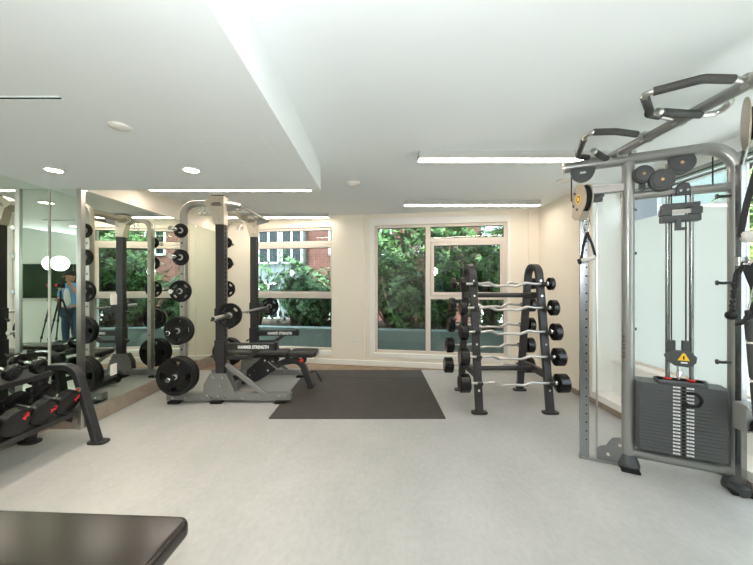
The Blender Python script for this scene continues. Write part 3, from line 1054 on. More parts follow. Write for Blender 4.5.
def set_plate(kind, loc, label, group=GP):
    if kind not in proto:
        proto[kind] = plate(*kinds[kind], label, group)
        proto[kind].location = loc
        return proto[kind]
    return dup(proto[kind], loc, label, group)


ordn = ['outermost', 'second', 'innermost']
for y, s, side in ((RN, -1, 'near'), (RF, 1, 'far')):
    for kind, z, n, wd in (('tiny', 2.0, 1, 'topmost peg'), ('small', 1.69, 1, 'second peg down'), ('mid', 1.30, 1, 'middle peg'), ('large', 0.85, 2, 'fourth peg down'), ('huge', 0.34, 3, 'lowest peg')):
        t = kinds[kind][1]
        for k in range(n):
            yy = y + s * (0.050 + t / 2 + k * (t + 0.003))
            pos = 'single' if n == 1 else (ordn[2] if k == 0 else (ordn[0] if k == n - 1 else ordn[1]))
            size = {'tiny': 'smallest solid', 'small': 'small solid', 'mid': 'medium four-grip', 'large': 'large four-grip', 'huge': 'biggest four-grip'}[kind]
            w_ = set_plate(kind, (PX, yy, z), '%s %s black plate on the %s of the %s storage post' % (pos, size, wd, side))
            w_.rotation_euler = (0, (0.0 if kind == 'mid' else 0.72 + 0.05 * k), 0)

# barbell racked in the hooks
BX, BZ, BC = -1.632, 1.032, (RN + RF) / 2
bb = thing('barbell', 'steel barbell racked across the squat rack with one plate per end', 'barbell', (BX, BC, BZ))
b = NB(); rod(b, (BX, BC - 0.66, BZ), (BX, BC + 0.66, BZ), 0.0145, 16); put('shaft', b, 'steel', bb)
for s in (-1, 1):
    b = NB()
    rod(b, (BX, BC + s * 0.66, BZ), (BX, BC + s * 0.69, BZ), 0.038, 20, 0.004)
    rod(b, (BX, BC + s * 0.69, BZ), (BX, BC + s * 1.09, BZ), 0.0245, 20, 0.004)
    put('sleeve', b, 'steel', bb)
    b = NB(); rod(b, (BX, BC + s * 1.09, BZ), (BX, BC + s * 1.095, BZ), 0.02, 16); put('end_cap', b, 'black', bb)
    o = set_plate('mid', (BX, BC + s * 0.707, BZ), 'medium black plate on the %s end of the racked barbell' % ('near' if s < 0 else 'far'), 'plates on the barbell')
    o.scale = (1.08, 1.0, 1.08)

# ------------------------------------------------------------------ adjustable bench inside the rack
YBN = 4.46
bn = thing('adjustable_bench', 'black adjustable bench standing inside the squat rack', 'bench', (-1.25, YBN, 0))


def pad(b, x0, x1, y0, y1, z0, z1, r=0.03):
    t = bmesh.new()
    bmesh.ops.create_cube(t, size=1.0)
    bmesh.ops.scale(t, vec=(x1 - x0, y1 - y0, z1 - z0), verts=t.verts)
    bmesh.ops.translate(t, vec=((x0 + x1) / 2, (y0 + y1) / 2, (z0 + z1) / 2), verts=t.verts)
    ver = [e for e in t.edges if abs(e.verts[0].co.z - e.verts[1].co.z) > 0.01]
    bmesh.ops.bevel(t, geom=ver, offset=0.05, segments=5, profile=0.5, affect='EDGES')
    hor = [e for e in t.edges if abs(e.verts[0].co.z - e.verts[1].co.z) < 1e-5 and len(e.link_faces) == 2 and e.calc_face_angle(0) > 0.5]
    bmesh.ops.bevel(t, geom=hor, offset=min(r, (z1 - z0) * 0.45), segments=4, profile=0.5, affect='EDGES')
    return add(b, t)


b = NB(); pad(b, -2.02, -1.155, YBN - 0.14, YBN + 0.14, 0.435, 0.495, 0.024); put('back_pad', b, 'vinyl', bn)
b = NB(); pad(b, -1.14, -0.775, YBN - 0.15, YBN + 0.15, 0.425, 0.497, 0.028)
put('seat_pad', b, 'vinyl', bn)
b = NB(); bx(b, -1.95, -1.2, YBN - 0.05, YBN + 0.05, 0.405, 0.437, 0.006); bx(b, -1.10, -0.84, YBN - 0.07, YBN + 0.07, 0.405, 0.427, 0.006); put('pad_support', b, 'black', bn)
b = NB(); tube(b, [(-1.62, YBN, 0.11), (-1.24, YBN, 0.335), (-1.0, YBN, 0.37), (-0.86, YBN, 0.0)], 0, rect=(0.075, 0.085), up=(0, 1, 0), fil=0.2, n=10); put('main_frame', b, 'black', bn)
b = NB(); tube(b, [(-1.20, YBN, 0.345), (-1.16, YBN, 0.42)], 0, rect=(0.06, 0.06), up=(0, 1, 0)); put('pad_pivot', b, 'black', bn)
b = NB(); tube(b, [(-0.96, YBN, 0.34), (-0.95, YBN, 0.41)], 0, rect=(0.06, 0.06), up=(0, 1, 0)); put('pad_pivot', b, 'black', bn)
b = NB(); bx(b, -0.90, -0.82, YBN - 0.10, YBN + 0.10, 0.0, 0.022, 0.006); put('front_foot', b, 'rubber', bn)
b = NB()
tube(b, [(-1.95, YBN, 0.05), (-1.60, YBN, 0.11), (-1.45, YBN, 0.20)], 0, rect=(0.07, 0.075), up=(0, 1, 0), fil=0.1)
bx(b, -2.0, -1.9, YBN - 0.24, YBN + 0.24, 0.03, 0.09, 0.01)
put('rear_frame', b, 'black', bn)
b = NB()
prism(b, [(-1.72, 0.13), (-1.40, 0.20), (-1.30, 0.37), (-1.38, 0.41), (-1.52, 0.40), (-1.70, 0.24)], 0.012, frame((0, YBN - 0.045, 0), (1, 0, 0), (0, 0, 1)))
prism(b, [(-1.72, 0.13), (-1.40, 0.20), (-1.30, 0.37), (-1.38, 0.41), (-1.52, 0.40), (-1.70, 0.24)], 0.012, frame((0, YBN + 0.057, 0), (1, 0, 0), (0, 0, 1)))
for x, z in ((-1.66, 0.18), (-1.60, 0.24), (-1.42, 0.24), (-1.36, 0.36), (-1.46, 0.37)):
    rod(b, (x, YBN - 0.07, z), (x, YBN - 0.055, z), 0.013, 8, mi=1)
put('ladder_plate', b, ['black', 'chrome'], bn)
b = NB(); tube(b, [(-1.30, YBN - 0.06, 0.26), (-1.42, YBN - 0.06, 0.36)], 0, rect=(0.012, 0.05), up=(0, 1, 0)); put('adjuster_link', b, 'steel', bn)
for q in (-1, 1):
    b = NB(); lathe(b, (-1.95, YBN + q * 0.24, 0.055), (0, q, 0), [(0, 0.045), (0.004, 0.054), (0.026, 0.054), (0.03, 0.045)], 24); put('wheel', b, 'rubber', bn)
b = NB(); lathe(b, (-0.975, YBN - 0.045, 0.375), (0, -1, 0), [(0, 0.012), (0.02, 0.012), (0.02, 0.026), (0.045, 0.026), (0.05, 0.018)], 18); put('pull_knob', b, 'red', bn)
b = NB(); tube(b, [(-0.90, YBN, 0.20), (-0.80, YBN, 0.21), (-0.745, YBN - 0.05, 0.155), (-0.70, YBN - 0.10, 0.10)], 0.009, 10, fil=0.03)
rod(b, (-0.77, YBN - 0.025, 0.182), (-0.71, YBN - 0.09, 0.112), 0.015, 12)
put('lift_handle', b, 'black', bn)

for o in list(COL.objects):
    if o.parent is None and o.name.split('.')[0] in ('squat_rack', 'weight_plate', 'barbell', 'adjustable_bench'):
        o.location += V((-0.013, 0.028, 0))

# ------------------------------------------------------------------ floor mats
for y0, y1, lb in ((3.436, 4.885, 'large black rubber mat on the floor beside the squat rack'), (4.889, 5.335, 'narrow rubber mat strip between the large mat and the far wall')):
    b = NB(); bx(b, -1.107, 0.712, y0, y1, 0.0, 0.010, 0.003)
    tag(put('rubber_mat', b, 'mat', loc=(-0.2, (y0 + y1) / 2, 0)), lb, 'floor mat', 'rubber floor mats')

# ================================================================== curl bar rack
EX = (1.10, 1.86)
EY = 3.97
er = thing('curl_bar_rack', 'black two-sided rack of curl bars with arched end frames', 'barbell rack', (1.48, EY, 0))


def leg_y(z, s):                          # centre line of a leg at height z
    f = min(z, 1.45) / 1.45
    return EY + s * (0.385 + (0.145 - 0.385) * f)


LV = [1.385, 1.12, 0.86, 0.595, 0.325]    # bar heights
for x in EX:
    pts = [(x, leg_y(0.01, -1), 0.01), (x, leg_y(1.45, -1), 1.45)]
    for k in range(1, 12):
        a = PI - PI * k / 12
        pts.append((x, EY + 0.145 * math.cos(a), 1.45 + 0.145 * math.sin(a)))
    pts += [(x, leg_y(1.45, 1), 1.45), (x, leg_y(0.01, 1), 0.01)]
    b = NB(); tube(b, pts, 0, rect=(0.05, 0.082), up=(1, 0, 0))
    for s in (-1, 1):
        for z in (1.42, 1.25, 0.72, 0.24):
            rod(b, (x, leg_y(z, s) + s * 0.024, z), (x, leg_y(z, s) + s * 0.032, z), 0.012, 8, mi=1)
    fr_ = put('end_frame', b, ['dark', 'chrome'], er)
    for s in (-1, 1):
        b = NB(); t = [(px * 0.085, py * 0.05) for px, py in [(math.copysign(abs(math.cos(2 * PI * k / 28)) ** 0.6, math.cos(2 * PI * k / 28)), math.copysign(abs(math.sin(2 * PI * k / 28)) ** 0.6, math.sin(2 * PI * k / 28))) for k in range(28)]]
        prism(b, t, 0.022, Matrix.Translation((x, leg_y(0, s), 0.0)), bev=0.004)
        put('foot', b, 'dark', fr_)
    for z in (1.25, 0.385):
        b = NB(); bx(b, x - 0.028, x + 0.028, leg_y(z, -1), leg_y(z, 1), z - 0.035, z + 0.035, 0.005); put('side_brace', b, 'dark', fr_)
    for s in (-1, 1):
        for z in LV:
            yy = leg_y(z, s) + s * 0.025
            b = NB()
            tube(b, [(x, yy - s * 0.01, z - 0.025), (x, yy + s * 0.035, z - 0.03), (x, yy + s * 0.07, z - 0.012), (x, yy + s * 0.078, z + 0.02)], 0, rect=(0.012, 0.055), up=(1, 0, 0), fil=0.02)
            put('bar_cradle', b, 'black', er)
for z in (1.25, 0.385):
    b = NB(); rod(b, (EX[0], EY, z), (EX[1], EY, z), 0.028, 16); put('cross_tube', b, 'dark', er)

headD = [0.142, 0.176, 0.188, 0.194, 0.20]
headL = [0.060, 0.075, 0.085, 0.10, 0.115]
rank = ['topmost', 'second from the top', 'middle', 'second from the bottom', 'lowest']
for s, side in ((-1, 'near'), (1, 'far')):
    for i, z in enumerate(LV):
        yy = leg_y(z, s) + s * 0.062
        cx = 1.458
        h = 0.462                                      # inner face of the heads
        r = thing('curl_bar', '%s curl bar on the %s side of the curl bar rack' % (rank[i], side), 'curl bar', (cx, yy, z), 'fixed curl bars on the rack')
        pts = [(-h, 0), (-0.30, 0), (-0.20, 0.016), (-0.115, -0.034), (-0.03, -0.026), (0.03, -0.026), (0.115, -0.034), (0.20, 0.016), (0.30, 0), (h, 0)]
        tilt = V((0, s * 0.55, 0.83))
        b = NB(); tube(b, [V((cx + px * 1.0, yy, z)) + tilt * pz for px, pz in pts], 0.0135, 12, fil=0.02)
        put('shaft', b, 'satin', r)
        for x0, x1 in ((-0.205, -0.125), (0.125, 0.205)):
            b = NB()
            f0, f1 = 0.016, -0.034
            k = 1 if x0 < 0 else -1
            za, zb = (0.010, -0.030) if x0 < 0 else (-0.030, 0.010)
            rod(b, V((cx + x0, yy, z)) + tilt * za, V((cx + x1, yy, z)) + tilt * zb, 0.0152, 12)
            put('knurled_grip', b, 'satin', r)
        for q in (-1, 1):
            D, L = headD[i], headL[i]
            b = NB()
            prof = [(0, 0.03), (0.004, D / 2 - 0.012), (0.012, D / 2), (L - 0.010, D / 2), (L - 0.002, D / 2 - 0.010), (L, D / 2 - 0.018), (L, 0.03)]
            lathe(b, (cx + q * h, yy, z), (q, 0, 0), prof, 32)
            hd = put('weight_head', b, 'urethane', r)
            b = NB(); lathe(b, (cx + q * (h - 0.012), yy, z), (q, 0, 0), [(0, 0.02), (0.014, 0.026)], 18); put('collar', b, 'chrome', hd)
            b = NB(); lathe(b, (cx + q * (h + L), yy, z), (q, 0, 0), [(0, D / 2 - 0.030), (0.001, D / 2 - 0.0305), (0.001, D / 2 - 0.0325), (0, D / 2 - 0.033)], 32, closed=True); put('face_ring', b, 'dimred', hd)
# ================================================================== dumbbell rack by the near mirrors
DE, DS = 2.93, 1.30                       # far and near end frames
dr = thing('dumbbell_rack', 'black two-tier dumbbell rack standing along the left mirrors', 'dumbbell rack', (-2.72, (DE + DS) / 2, 0))
for y in (DE, DS):
    b = NB()
    tube(b, [(-3.03, y, 0.012), (-2.93, y, 0.665), (-2.63, y, 0.665), (-2.44, y, 0.012)], 0, rect=(0.046, 0.08), up=(0, 1, 0), fil=0.13, n=10)
    f = put('end_frame', b, 'black', dr)
    for x in (-3.03, -2.43):
        b = NB(); t = [(0.080 * math.copysign(abs(math.cos(2 * PI * k / 28)) ** 0.6, math.cos(2 * PI * k / 28)), 0.055 * math.copysign(abs(math.sin(2 * PI * k / 28)) ** 0.6, math.sin(2 * PI * k / 28))) for k in range(28)]
        prism(b, t, 0.02, Matrix.Translation((x, y, 0)), bev=0.004); put('foot', b, 'black', f)
    b = NB()
    yy = y - 0.0405
    lathe(b, (-2.572, yy, 0.475), (0, -1, 0), [(0, 0.024), (0.003, 0.024), (0.004, 0.02), (0.0042, 0.001)], 22)
    bd = put('badge', b, 'silver', f)
    b = NB(); lathe(b, (-2.572, yy - 0.004, 0.475), (0, -1, 0), [(0, 0.014), (0.0016, 0.014)], 18); put('badge_mark', b, 'orange', bd)
# trays: two rails each, tilted towards the user
for xf, zf, xb, zb in ((-2.60, 0.285, -2.83, 0.345), (-2.81, 0.625, -2.99, 0.672)):
    d = V((xf - xb, 0, zf - zb)); L = d.length
    rot = Matrix.Rotation(math.atan2(-(zf - zb), xf - xb), 3, 'Y')
    b = NB()
    box(b, ((xf + xb) / 2, (DE + DS) / 2, (zf + zb) / 2 - 0.012), (L, DE - DS - 0.05, 0.014), rot=rot, bev=0.004)
    box(b, (xf + 0.004, (DE + DS) / 2, zf - 0.012), (0.014, DE - DS - 0.05, 0.045), rot=rot, bev=0.004)
    box(b, (xb, (DE + DS) / 2, zb - 0.01), (0.014, DE - DS - 0.05, 0.05), rot=rot, bev=0.004)
    tr = put('tray', b, 'black', dr)
    for y in (DE - 0.045, DS + 0.045):
        b = NB(); box(b, ((xf + xb) / 2 - 0.0, y, (zf + zb) / 2 - 0.05), (L * 0.9, 0.012, 0.09), rot=rot, bev=0.004); put('tray_bracket', b, 'black', tr)


def dumbbell(R, Lh, grip, label, group, red):
    """axis along x, centred on the origin"""
    r = thing('dumbbell', label, 'dumbbell', (0, 0, 0), group)
    b = NB(); lathe(b, (-grip / 2, 0, 0), (1, 0, 0), [(-0.004, 0.016), (0.0, 0.014), (grip * 0.25, 0.0155), (grip * 0.5, 0.0168), (grip * 0.75, 0.0155), (grip, 0.014), (grip + 0.004, 0.016)], 16); put('handle', b, 'chrome', r)
    for q in (-1, 1):
        b = NB(); lathe(b, (q * grip / 2, 0, 0), (q, 0, 0), [(0, 0.028), (0.004, R - 0.014), (0.012, R), (Lh - 0.014, R), (Lh - 0.003, R - 0.010), (Lh, R - 0.02), (Lh, 0.02)], 28)
        h = put('weight_head', b, 'urethane', r)
        b = NB(); x = q * (grip / 2 + Lh)
        fr_ = frame((x, 0, 0), (0, q, 0), (0, 0, 1))
        if red:
            k = R / 0.105
            prism(b, [(k * 0.030, k * 0.020), (k * 0.085, k * 0.034), (k * 0.074, k * 0.010), (k * 0.058, k * 0.012), (k * 0.052, k * -0.014), (k * 0.040, k * 0.004)], 0.0016, fr_)
            prism(b, [(k * 0.040, k * 0.040), (k * 0.074, k * 0.050), (k * 0.082, k * 0.040)], 0.0016, fr_)
            put('face_mark', b, 'red', h)
        else:
            lathe(b, (x, 0, 0), (q, 0, 0), [(0, R - 0.022), (0.001, R - 0.0225), (0.001, R - 0.0245), (0, R - 0.025)], 24, closed=True)
            put('face_ring', b, 'dark', h)
    return r


wd = ['nearest the far end frame', 'second from the far end frame', 'third from the far end frame', 'fourth from the far end frame', 'fifth from the far end frame', 'sixth from the far end frame', 'seventh from the far end frame']
pb = ps = None
rotb = math.atan2(0.06, 0.23)
for k in range(7):
    y = 2.80 - k * 0.205
    lb = 'big black dumbbell on the lower tier, ' + wd[k]
    loc = (-2.715 + 0.105 * 0.24, y, 0.315 + 0.112)
    if pb is None:
        pb = dumbbell(0.101, 0.075, 0.125, lb, 'dumbbells on the lower tier', True); pb.location = loc
        o = pb
    else:
        o = dup(pb, loc, lb)
    o.rotation_euler = (random.uniform(-0.5, 0.5) * 0 + (0.1, -0.25, 0.35, 0, 0.2, -0.1, 0.3)[k], rotb, 0)
for k in range(7):
    y = 2.775 - k * 0.2
    lb = 'small black dumbbell on the upper tier, ' + wd[k]
    loc = (-2.90 + 0.066 * 0.24, y, 0.648 + 0.082)
    if ps is None:
        ps = dumbbell(0.064, 0.055, 0.12, lb, 'dumbbells on the upper tier', False); ps.location = loc
        o = ps
    else:
        o = dup(ps, loc, lb)
    o.rotation_euler = (0, rotb, 0)

# ------------------------------------------------------------------ flat bench in the near corner
fb = thing('flat_bench', 'flat black bench in the near left corner of the photo', 'bench', (-1.4, 1.26, 0))
b = NB(); pad(b, -2.05, -0.765, 1.105, 1.395, 0.385, 0.458, 0.026); put('bench_pad', b, 'gloss', fb)
b = NB(); bx(b, -1.95, -0.95, 1.215, 1.295, 0.315, 0.375, 0.006); put('spine', b, 'black', fb)
for x in (-1.88, -1.02):
    b = NB(); bx(b, x - 0.035, x + 0.035, 1.22, 1.29, 0.05, 0.32, 0.006); bx(b, x - 0.04, x + 0.04, 1.03, 1.48, 0.015, 0.06, 0.008); lg = put('leg', b, 'black', fb)
    b = NB()
    for yy in (1.05, 1.46):
        bx(b, x - 0.045, x + 0.045, yy - 0.03, yy + 0.03, 0.0, 0.02, 0.005)
    put('rubber_feet', b, 'rubber', lg)

fb.location = (-1.385, 1.26, 0)
fb.rotation_euler = (0, 0, -0.05)

# ================================================================== cable machine
A0, A1 = V((1.915, 2.55, 0)), V((2.445, 2.28, 0))
CD = (A1 - A0).normalized()               # along the frame, away from the room
CNN = V((-CD.y, CD.x, 0))                 # horizontal normal
if CNN.y > 0:
    CNN = -CNN                            # towards the camera
CWID = (A1 - A0).length


def cm(s, n, z):
    """s metres along the frame from the left post, n metres towards the room"""
    return A0 + CD * s + CNN * n + V((0, 0, z))


CROT = Matrix((CD, -CNN, V((0, 0, 1)))).transposed()


def cbox(b, s0, s1, n0, n1, z0, z1, bev=0.0, mi=0):
    c = cm((s0 + s1) / 2, (n0 + n1) / 2, (z0 + z1) / 2)
    return box(b, c, (abs(s1 - s0), abs(n1 - n0), abs(z1 - z0)), rot=CROT, bev=bev, mi=mi)


cmch = thing('cable_machine', 'silver cable machine with weight stack and overhead pull-up bars', 'cable machine', (2.18, 2.42, 0))
ZT = 2.335
b = NB(); rod(b, cm(0, 0, 0.03), cm(0, 0, ZT - 0.02), 0.041, 24); put('left_post', b, 'silver', cmch)
b = NB(); tube(b, [cm(-0.42, 0, ZT), cm(CWID, 0, ZT), cm(CWID, 0, 0.03)], 0.042, 24, fil=0.17, n=14); put('arched_post', b, 'silver', cmch)
b = NB(); lathe(b, cm(-0.42, 0, ZT), -CD, [(0, 0.043), (0.014, 0.043), (0.02, 0.03)], 24); put('end_cap', b, 'champ', cmch)
for s in (0, CWID):
    b = NB()
    lathe(b, cm(s, 0, 0), (0, 0, 1), [(0, 0.072), (0.022, 0.074), (0.05, 0.066), (0.085, 0.052), (0.10, 0.045)], 28)
    ft = put('foot', b, 'pulley', cmch)
    b = NB(); cbox(b, s - 0.06, s + 0.06, -0.02, 0.115, 0.0, 0.018, 0.008); put('foot_pad', b, 'rubber', ft)
b = NB(); rod(b, cm(0, 0, 0.115), cm(CWID, 0, 0.115), 0.036, 20); put('lower_tube', b, 'silver', cmch)
b = NB(); rod(b, cm(0, 0, 2.055), cm(CWID, 0, 2.055), 0.031, 20); put('upper_tube', b, 'silver', cmch)
# adjustable column on the left
SCOL = -0.285
b = NB(); cbox(b, SCOL - 0.032, SCOL + 0.032, -0.03, 0.03, 0.02, 2.12, 0.004)
for k in range(28):
    z = 0.16 + 0.068 * k
    p = cm(SCOL + 0.012, 0.030, z)
    rod(b, p, p + CNN * 0.0015, 0.006, 10, mi=1)
put('adjustment_column', b, ['rail', 'hole'], cmch)
b = NB(); cbox(b, SCOL - 0.034, -0.02, -0.03, 0.03, 0.0, 0.02, 0.004); put('base_bar', b, 'silver', cmch)
b = NB()
prism(b, [(-0.20, 0.022), (-0.03, 0.022), (-0.03, 0.20), (-0.06, 0.215), (-0.10, 0.205), (-0.125, 0.17), (-0.14, 0.14), (-0.18, 0.125), (-0.20, 0.105)], 0.012, frame(cm(0, 0.012, 0), CD, (0, 0, 1)), bev=0.002)
for s, z in ((-0.055, 0.16), (-0.13, 0.075)):
    rod(b, cm(s, 0.02, z), cm(s, 0.032, z), 0.012, 8, mi=1)
put('corner_gusset', b, ['midgrey', 'champ'], cmch)
b = NB(); rod(b, cm(-0.20, 0, 0.03), cm(-0.20, 0, 2.09), 0.007, 10); put('guide_cable_rod', b, 'steel', cmch)
b = NB(); cbox(b, SCOL, -0.02, -0.028, 0.028, 2.095, 2.155, 0.006); put('column_arm', b, 'silver', cmch)
b = NB(); cbox(b, -0.225, -0.165, 0.0, 0.05, 2.03, 2.09, 0.006); rod(b, cm(-0.235, 0.05, 2.045), cm(-0.16, 0.05, 2.075), 0.012, 10); put('rod_clip', b, 'pulley', cmch)
# half cover of the pulley below the beam end
b = NB()
hp = [(0.085 * math.cos(PI + PI * k / 24), 0.10 * math.sin(PI + PI * k / 24)) for k in range(25)]
prism(b, hp, 0.05, frame(cm(-0.30, 0.025 - 0.05 * 0 , ZT - 0.045), CD, (0, 0, 1)), bev=0.006)
prism(b, [(x * 0.8, y * 0.8) for x, y in hp], 0.006, frame(cm(-0.30, 0.025 + 0.05, ZT - 0.046), CD, (0, 0, 1)), bev=0.002)
pc = put('pulley_cover', b, 'pulley', cmch)
b = NB(); cbox(b, -0.32, -0.28, 0.08, 0.086, ZT - 0.085, ZT - 0.07, 0.002); put('cover_bolt', b, 'steel', pc)
# swivelling pulley
SPZ = 2.045
sp = cm(-0.305, 0.10, SPZ)
sx = V((-0.06, -1.0, 0)).normalized()    # faces left of the camera
b = NB()
fo = [(0.105 * math.cos(2 * PI * k / 40) * 0.95, 0.115 * math.sin(2 * PI * k / 40)) for k in range(40)]
for k, dz in enumerate((0.0, 0.05)):
    prism(b, [(x, y) for x, y in fo], 0.01, frame(sp + V((0, 0, 0)) + sx.cross(V((0, 0, 1))) * (0.02 - dz), sx, (0, 0, 1)), bev=0.003)
prism(b, [(-0.085, -0.06), (0.06, -0.105), (0.02, -0.155), (-0.06, -0.15), (-0.10, -0.12)], 0.055, frame(sp + sx.cross(V((0, 0, 1))) * -0.022, sx, (0, 0, 1)), bev=0.004)
sw = put('swivel_pulley', b, 'champdk', cmch)
fz = sx.cross(V((0, 0, 1)))
b = NB(); lathe(b, sp - fz * 0.018, fz, [(0, 0.10), (0.006, 0.108), (0.018, 0.094), (0.03, 0.108), (0.036, 0.10)], 36); put('pulley_wheel', b, 'rubber', sw)
b = NB()
lathe(b, sp + fz * 0.031, fz, [(0, 0.036), (0.002, 0.036), (0.002, 0.028), (0, 0.028)], 28, closed=True)
lathe(b, sp + fz * 0.031, fz, [(0, 0.016), (0.002, 0.016)], 20)
put('emblem', b, 'yellow', sw)
b = NB(); lathe(b, sp + fz * 0.0305, fz, [(0, 0.029), (0.001, 0.029)], 24); put('hub_disc', b, 'pulley', sw)
for dx, dz in ((-0.05, 0.055), (-0.02, -0.075), (-0.07, -0.04)):
    b = NB(); p = sp + fz * 0.03 + sx * dx + V((0, 0, dz)); lathe(b, p, fz, [(0, 0.012), (0.006, 0.010)], 10); put('hub_bolt', b, 'pulley', sw)
b = NB(); rod(b, cm(-0.305, 0.01, SPZ), sp, 0.03, 14); put('swivel_arm', b, 'champ', sw)
# overhead pulleys between the tubes
for s, z, R, half, n in ((0.085, 2.20, 0.066, 0, 0.045), (0.188, 2.14, 0.078, 0, 0.06), (0.30, 2.252, 0.090, 1, 0.045)):
    b = NB()
    if half:
        hp = [(R * 0.9 * math.cos(PI - 0.6 + (PI + 1.2) * k / 24), R * 0.9 * math.sin(PI - 0.6 + (PI + 1.2) * k / 24)) for k in range(25)]
        prism(b, hp, 0.055, frame(cm(s, n - 0.045, z), CD, (0, 0, 1)), bev=0.008)
        prism(b, [(x * 0.78, y * 0.78) for x, y in hp], 0.006, frame(cm(s, n + 0.010, z - 0.001), CD, (0, 0, 1)), bev=0.002)
        zz = z - R * 0.05
        pn = n + 0.016
    else:
        lathe(b, cm(s, n - 0.04, z), CNN, [(0, R - 0.006), (0.008, R), (0.04, R), (0.05, R - 0.006), (0.05, R * 0.80), (0.056, R * 0.76), (0.056, 0.02)], 36)
        zz = z
        pn = n + 0.016
    o = put('overhead_pulley', b, 'pulley', cmch)
    b = NB(); lathe(b, cm(s, pn, zz), CNN, [(0, 0.012), (0.005, 0.010)], 10); put('axle_bolt', b, 'brass', o)
    b = NB(); cbox(b, s - 0.02, s + 0.02, n - 0.06, n - 0.035, z, ZT if z > 2.2 else 2.1, 0.004)
    put('pulley_bracket', b, 'pulley', o)
# guide rods, stack head and carriage
SR = (0.234, 0.366)
for s in SR:
    b = NB(); rod(b, cm(s, 0, 0.15), cm(s, 0, 2.05), 0.0135, 16); put('guide_rod', b, 'rail', cmch)
sc = sum(SR) / 2
b = NB()
cbox(b, sc - 0.105, sc + 0.105, -0.03, 0.04, 1.93, 1.968, 0.006); cbox(b, sc - 0.11, sc + 0.11, -0.03, 0.04, 1.835, 1.88, 0.006)
cbox(b, sc - 0.115, sc - 0.05, -0.03, 0.05, 1.88, 1.935, 0.01); cbox(b, sc + 0.05, sc + 0.115, -0.03, 0.05, 1.88, 1.935, 0.01)
cbox(b, sc - 0.03, sc + 0.0, 0.0, 0.05, 1.785, 1.85, 0.006); cbox(b, sc - 0.03, sc + 0.03, 0.0, 0.05, 1.775, 1.792, 0.005)
put('top_carriage', b, 'pulley', cmch)
b = NB(); cbox(b, sc - 0.05, sc + 0.055, 0.035, 0.042, 1.89, 1.92, 0.002); put('carriage_plate', b, 'steel', cmch)
b = NB()
prism(b, [(-0.04, 0.0), (0.04, 0.0), (0.04, 0.05), (0.03, 0.08), (0, 0.092), (-0.03, 0.08), (-0.04, 0.05)], 0.035, frame(cm(sc + 0.01, 0.02, 2.02), CD, (0, 0, 1)), bev=0.006)
for q in (-0.022, 0.026):
    rod(b, cm(sc + 0.01 + q * 0.8, 0.054, 2.05), cm(sc + 0.01 + q * 0.8, 0.062, 2.05), 0.009, 10, mi=1)
put('tube_bracket', b, ['pulley', 'chrome'], cmch)
# weight stack
NP = 20
z0, z1 = 0.185, 0.675
st0, st1 = 0.035, 0.545
hh = (z1 - z0) / NP
for k in range(NP):
    za = z0 + k * hh
    b = NB()
    ch = 0.018
    pl = [(st0, -0.07), (st0 + ch, -0.085), (st1 - ch, -0.085), (st1, -0.07), (st1, 0.07), (st1 - ch, 0.085), (st0 + ch, 0.085), (st0, 0.07)]
    o0 = A0 + V((0, 0, za + 0.0005))
    tmp = frame(o0, CD, -CNN)                 # local y away from the room
    prism(b, [(x, -y) for x, y in pl][::-1], hh - 0.0010, tmp, bev=0.0008)
    o = put('stack_plate', b, 'plate', cmch)
    for s in (sc - 0.037, sc + 0.037):
        b = NB()
        for k2, (q0, q1) in enumerate(((-0.024, -0.017), (-0.015, -0.007), (-0.003, 0.004), (0.006, 0.012), (0.014, 0.022))):
            cbox(b, s + q0 * 0.85, s + q1 * 0.85, 0.085, 0.0862, za + 0.0065, za + hh - 0.0065)
        put('weight_lettering', b, 'letter', o)
    b = NB(); cbox(b, sc - 0.009, sc + 0.009, 0.085, 0.0866, za + 0.004, za + hh - 0.004); put('pin_hole', b, 'hole', o)
b = NB()
prism(b, [(0.16, -0.05), (0.43, -0.05), (0.46, 0.02), (0.46, 0.06), (0.18, 0.06), (0.16, 0.04)], 0.024, frame(A0 + V((0, 0, z1)), CD, -CNN), bev=0.004)
cbox(b, 0.165, 0.435, -0.05, 0.075, z1, z1 + 0.024, 0.006)
put('top_plate', b, 'plate', cmch)
b = NB(); tube(b, [cm(sc + 0.02, 0.087, 0.63), cm(sc + 0.06, 0.13, 0.645), cm(sc + 0.085, 0.125, 0.60), cm(sc + 0.075, 0.105, 0.55), cm(sc + 0.03, 0.095, 0.54)], 0.010, 10, fil=0.03)
rod(b, cm(sc, 0.08, 0.56), cm(sc, 0.13, 0.56), 0.009, 12); rod(b, cm(sc, 0.12, 0.56), cm(sc, 0.145, 0.56), 0.018, 14)
put('selector_pin', b, 'rubber', cmch)
for s in SR:
    b = NB(); lathe(b, cm(s, 0, z1 + 0.024), (0, 0, 1), [(0, 0.024), (0.008, 0.024), (0.010, 0.018)], 18); put('rod_bushing', b, 'red', cmch)
b = NB(); rod(b, cm(sc - 0.01, 0.02, z1 + 0.02), cm(sc - 0.01, 0.02, 0.80), 0.010, 12); rod(b, cm(sc - 0.01, 0.02, z1 + 0.05), cm(sc - 0.01, 0.02, z1 + 0.09), 0.016, 6); put('stack_bolt', b, 'chrome', cmch)
b = NB()
prism(b, [(-0.085, 0.02), (-0.07, -0.02), (-0.03, -0.05), (0.05, -0.055), (0.085, -0.02), (0.09, 0.02), (0.06, 0.055), (-0.05, 0.06)], 0.055, frame(cm(sc - 0.005, -0.005, 0.855), CD, (0, 0, 1)), bev=0.008)
cbox(b, sc - 0.072, sc - 0.03, -0.0, 0.04, 0.90, 0.985, 0.004); cbox(b, sc + 0.008, sc + 0.05, 0.0, 0.04, 0.90, 0.985, 0.004)
pb_ = put('stack_pulley', b, 'pulley', cmch)
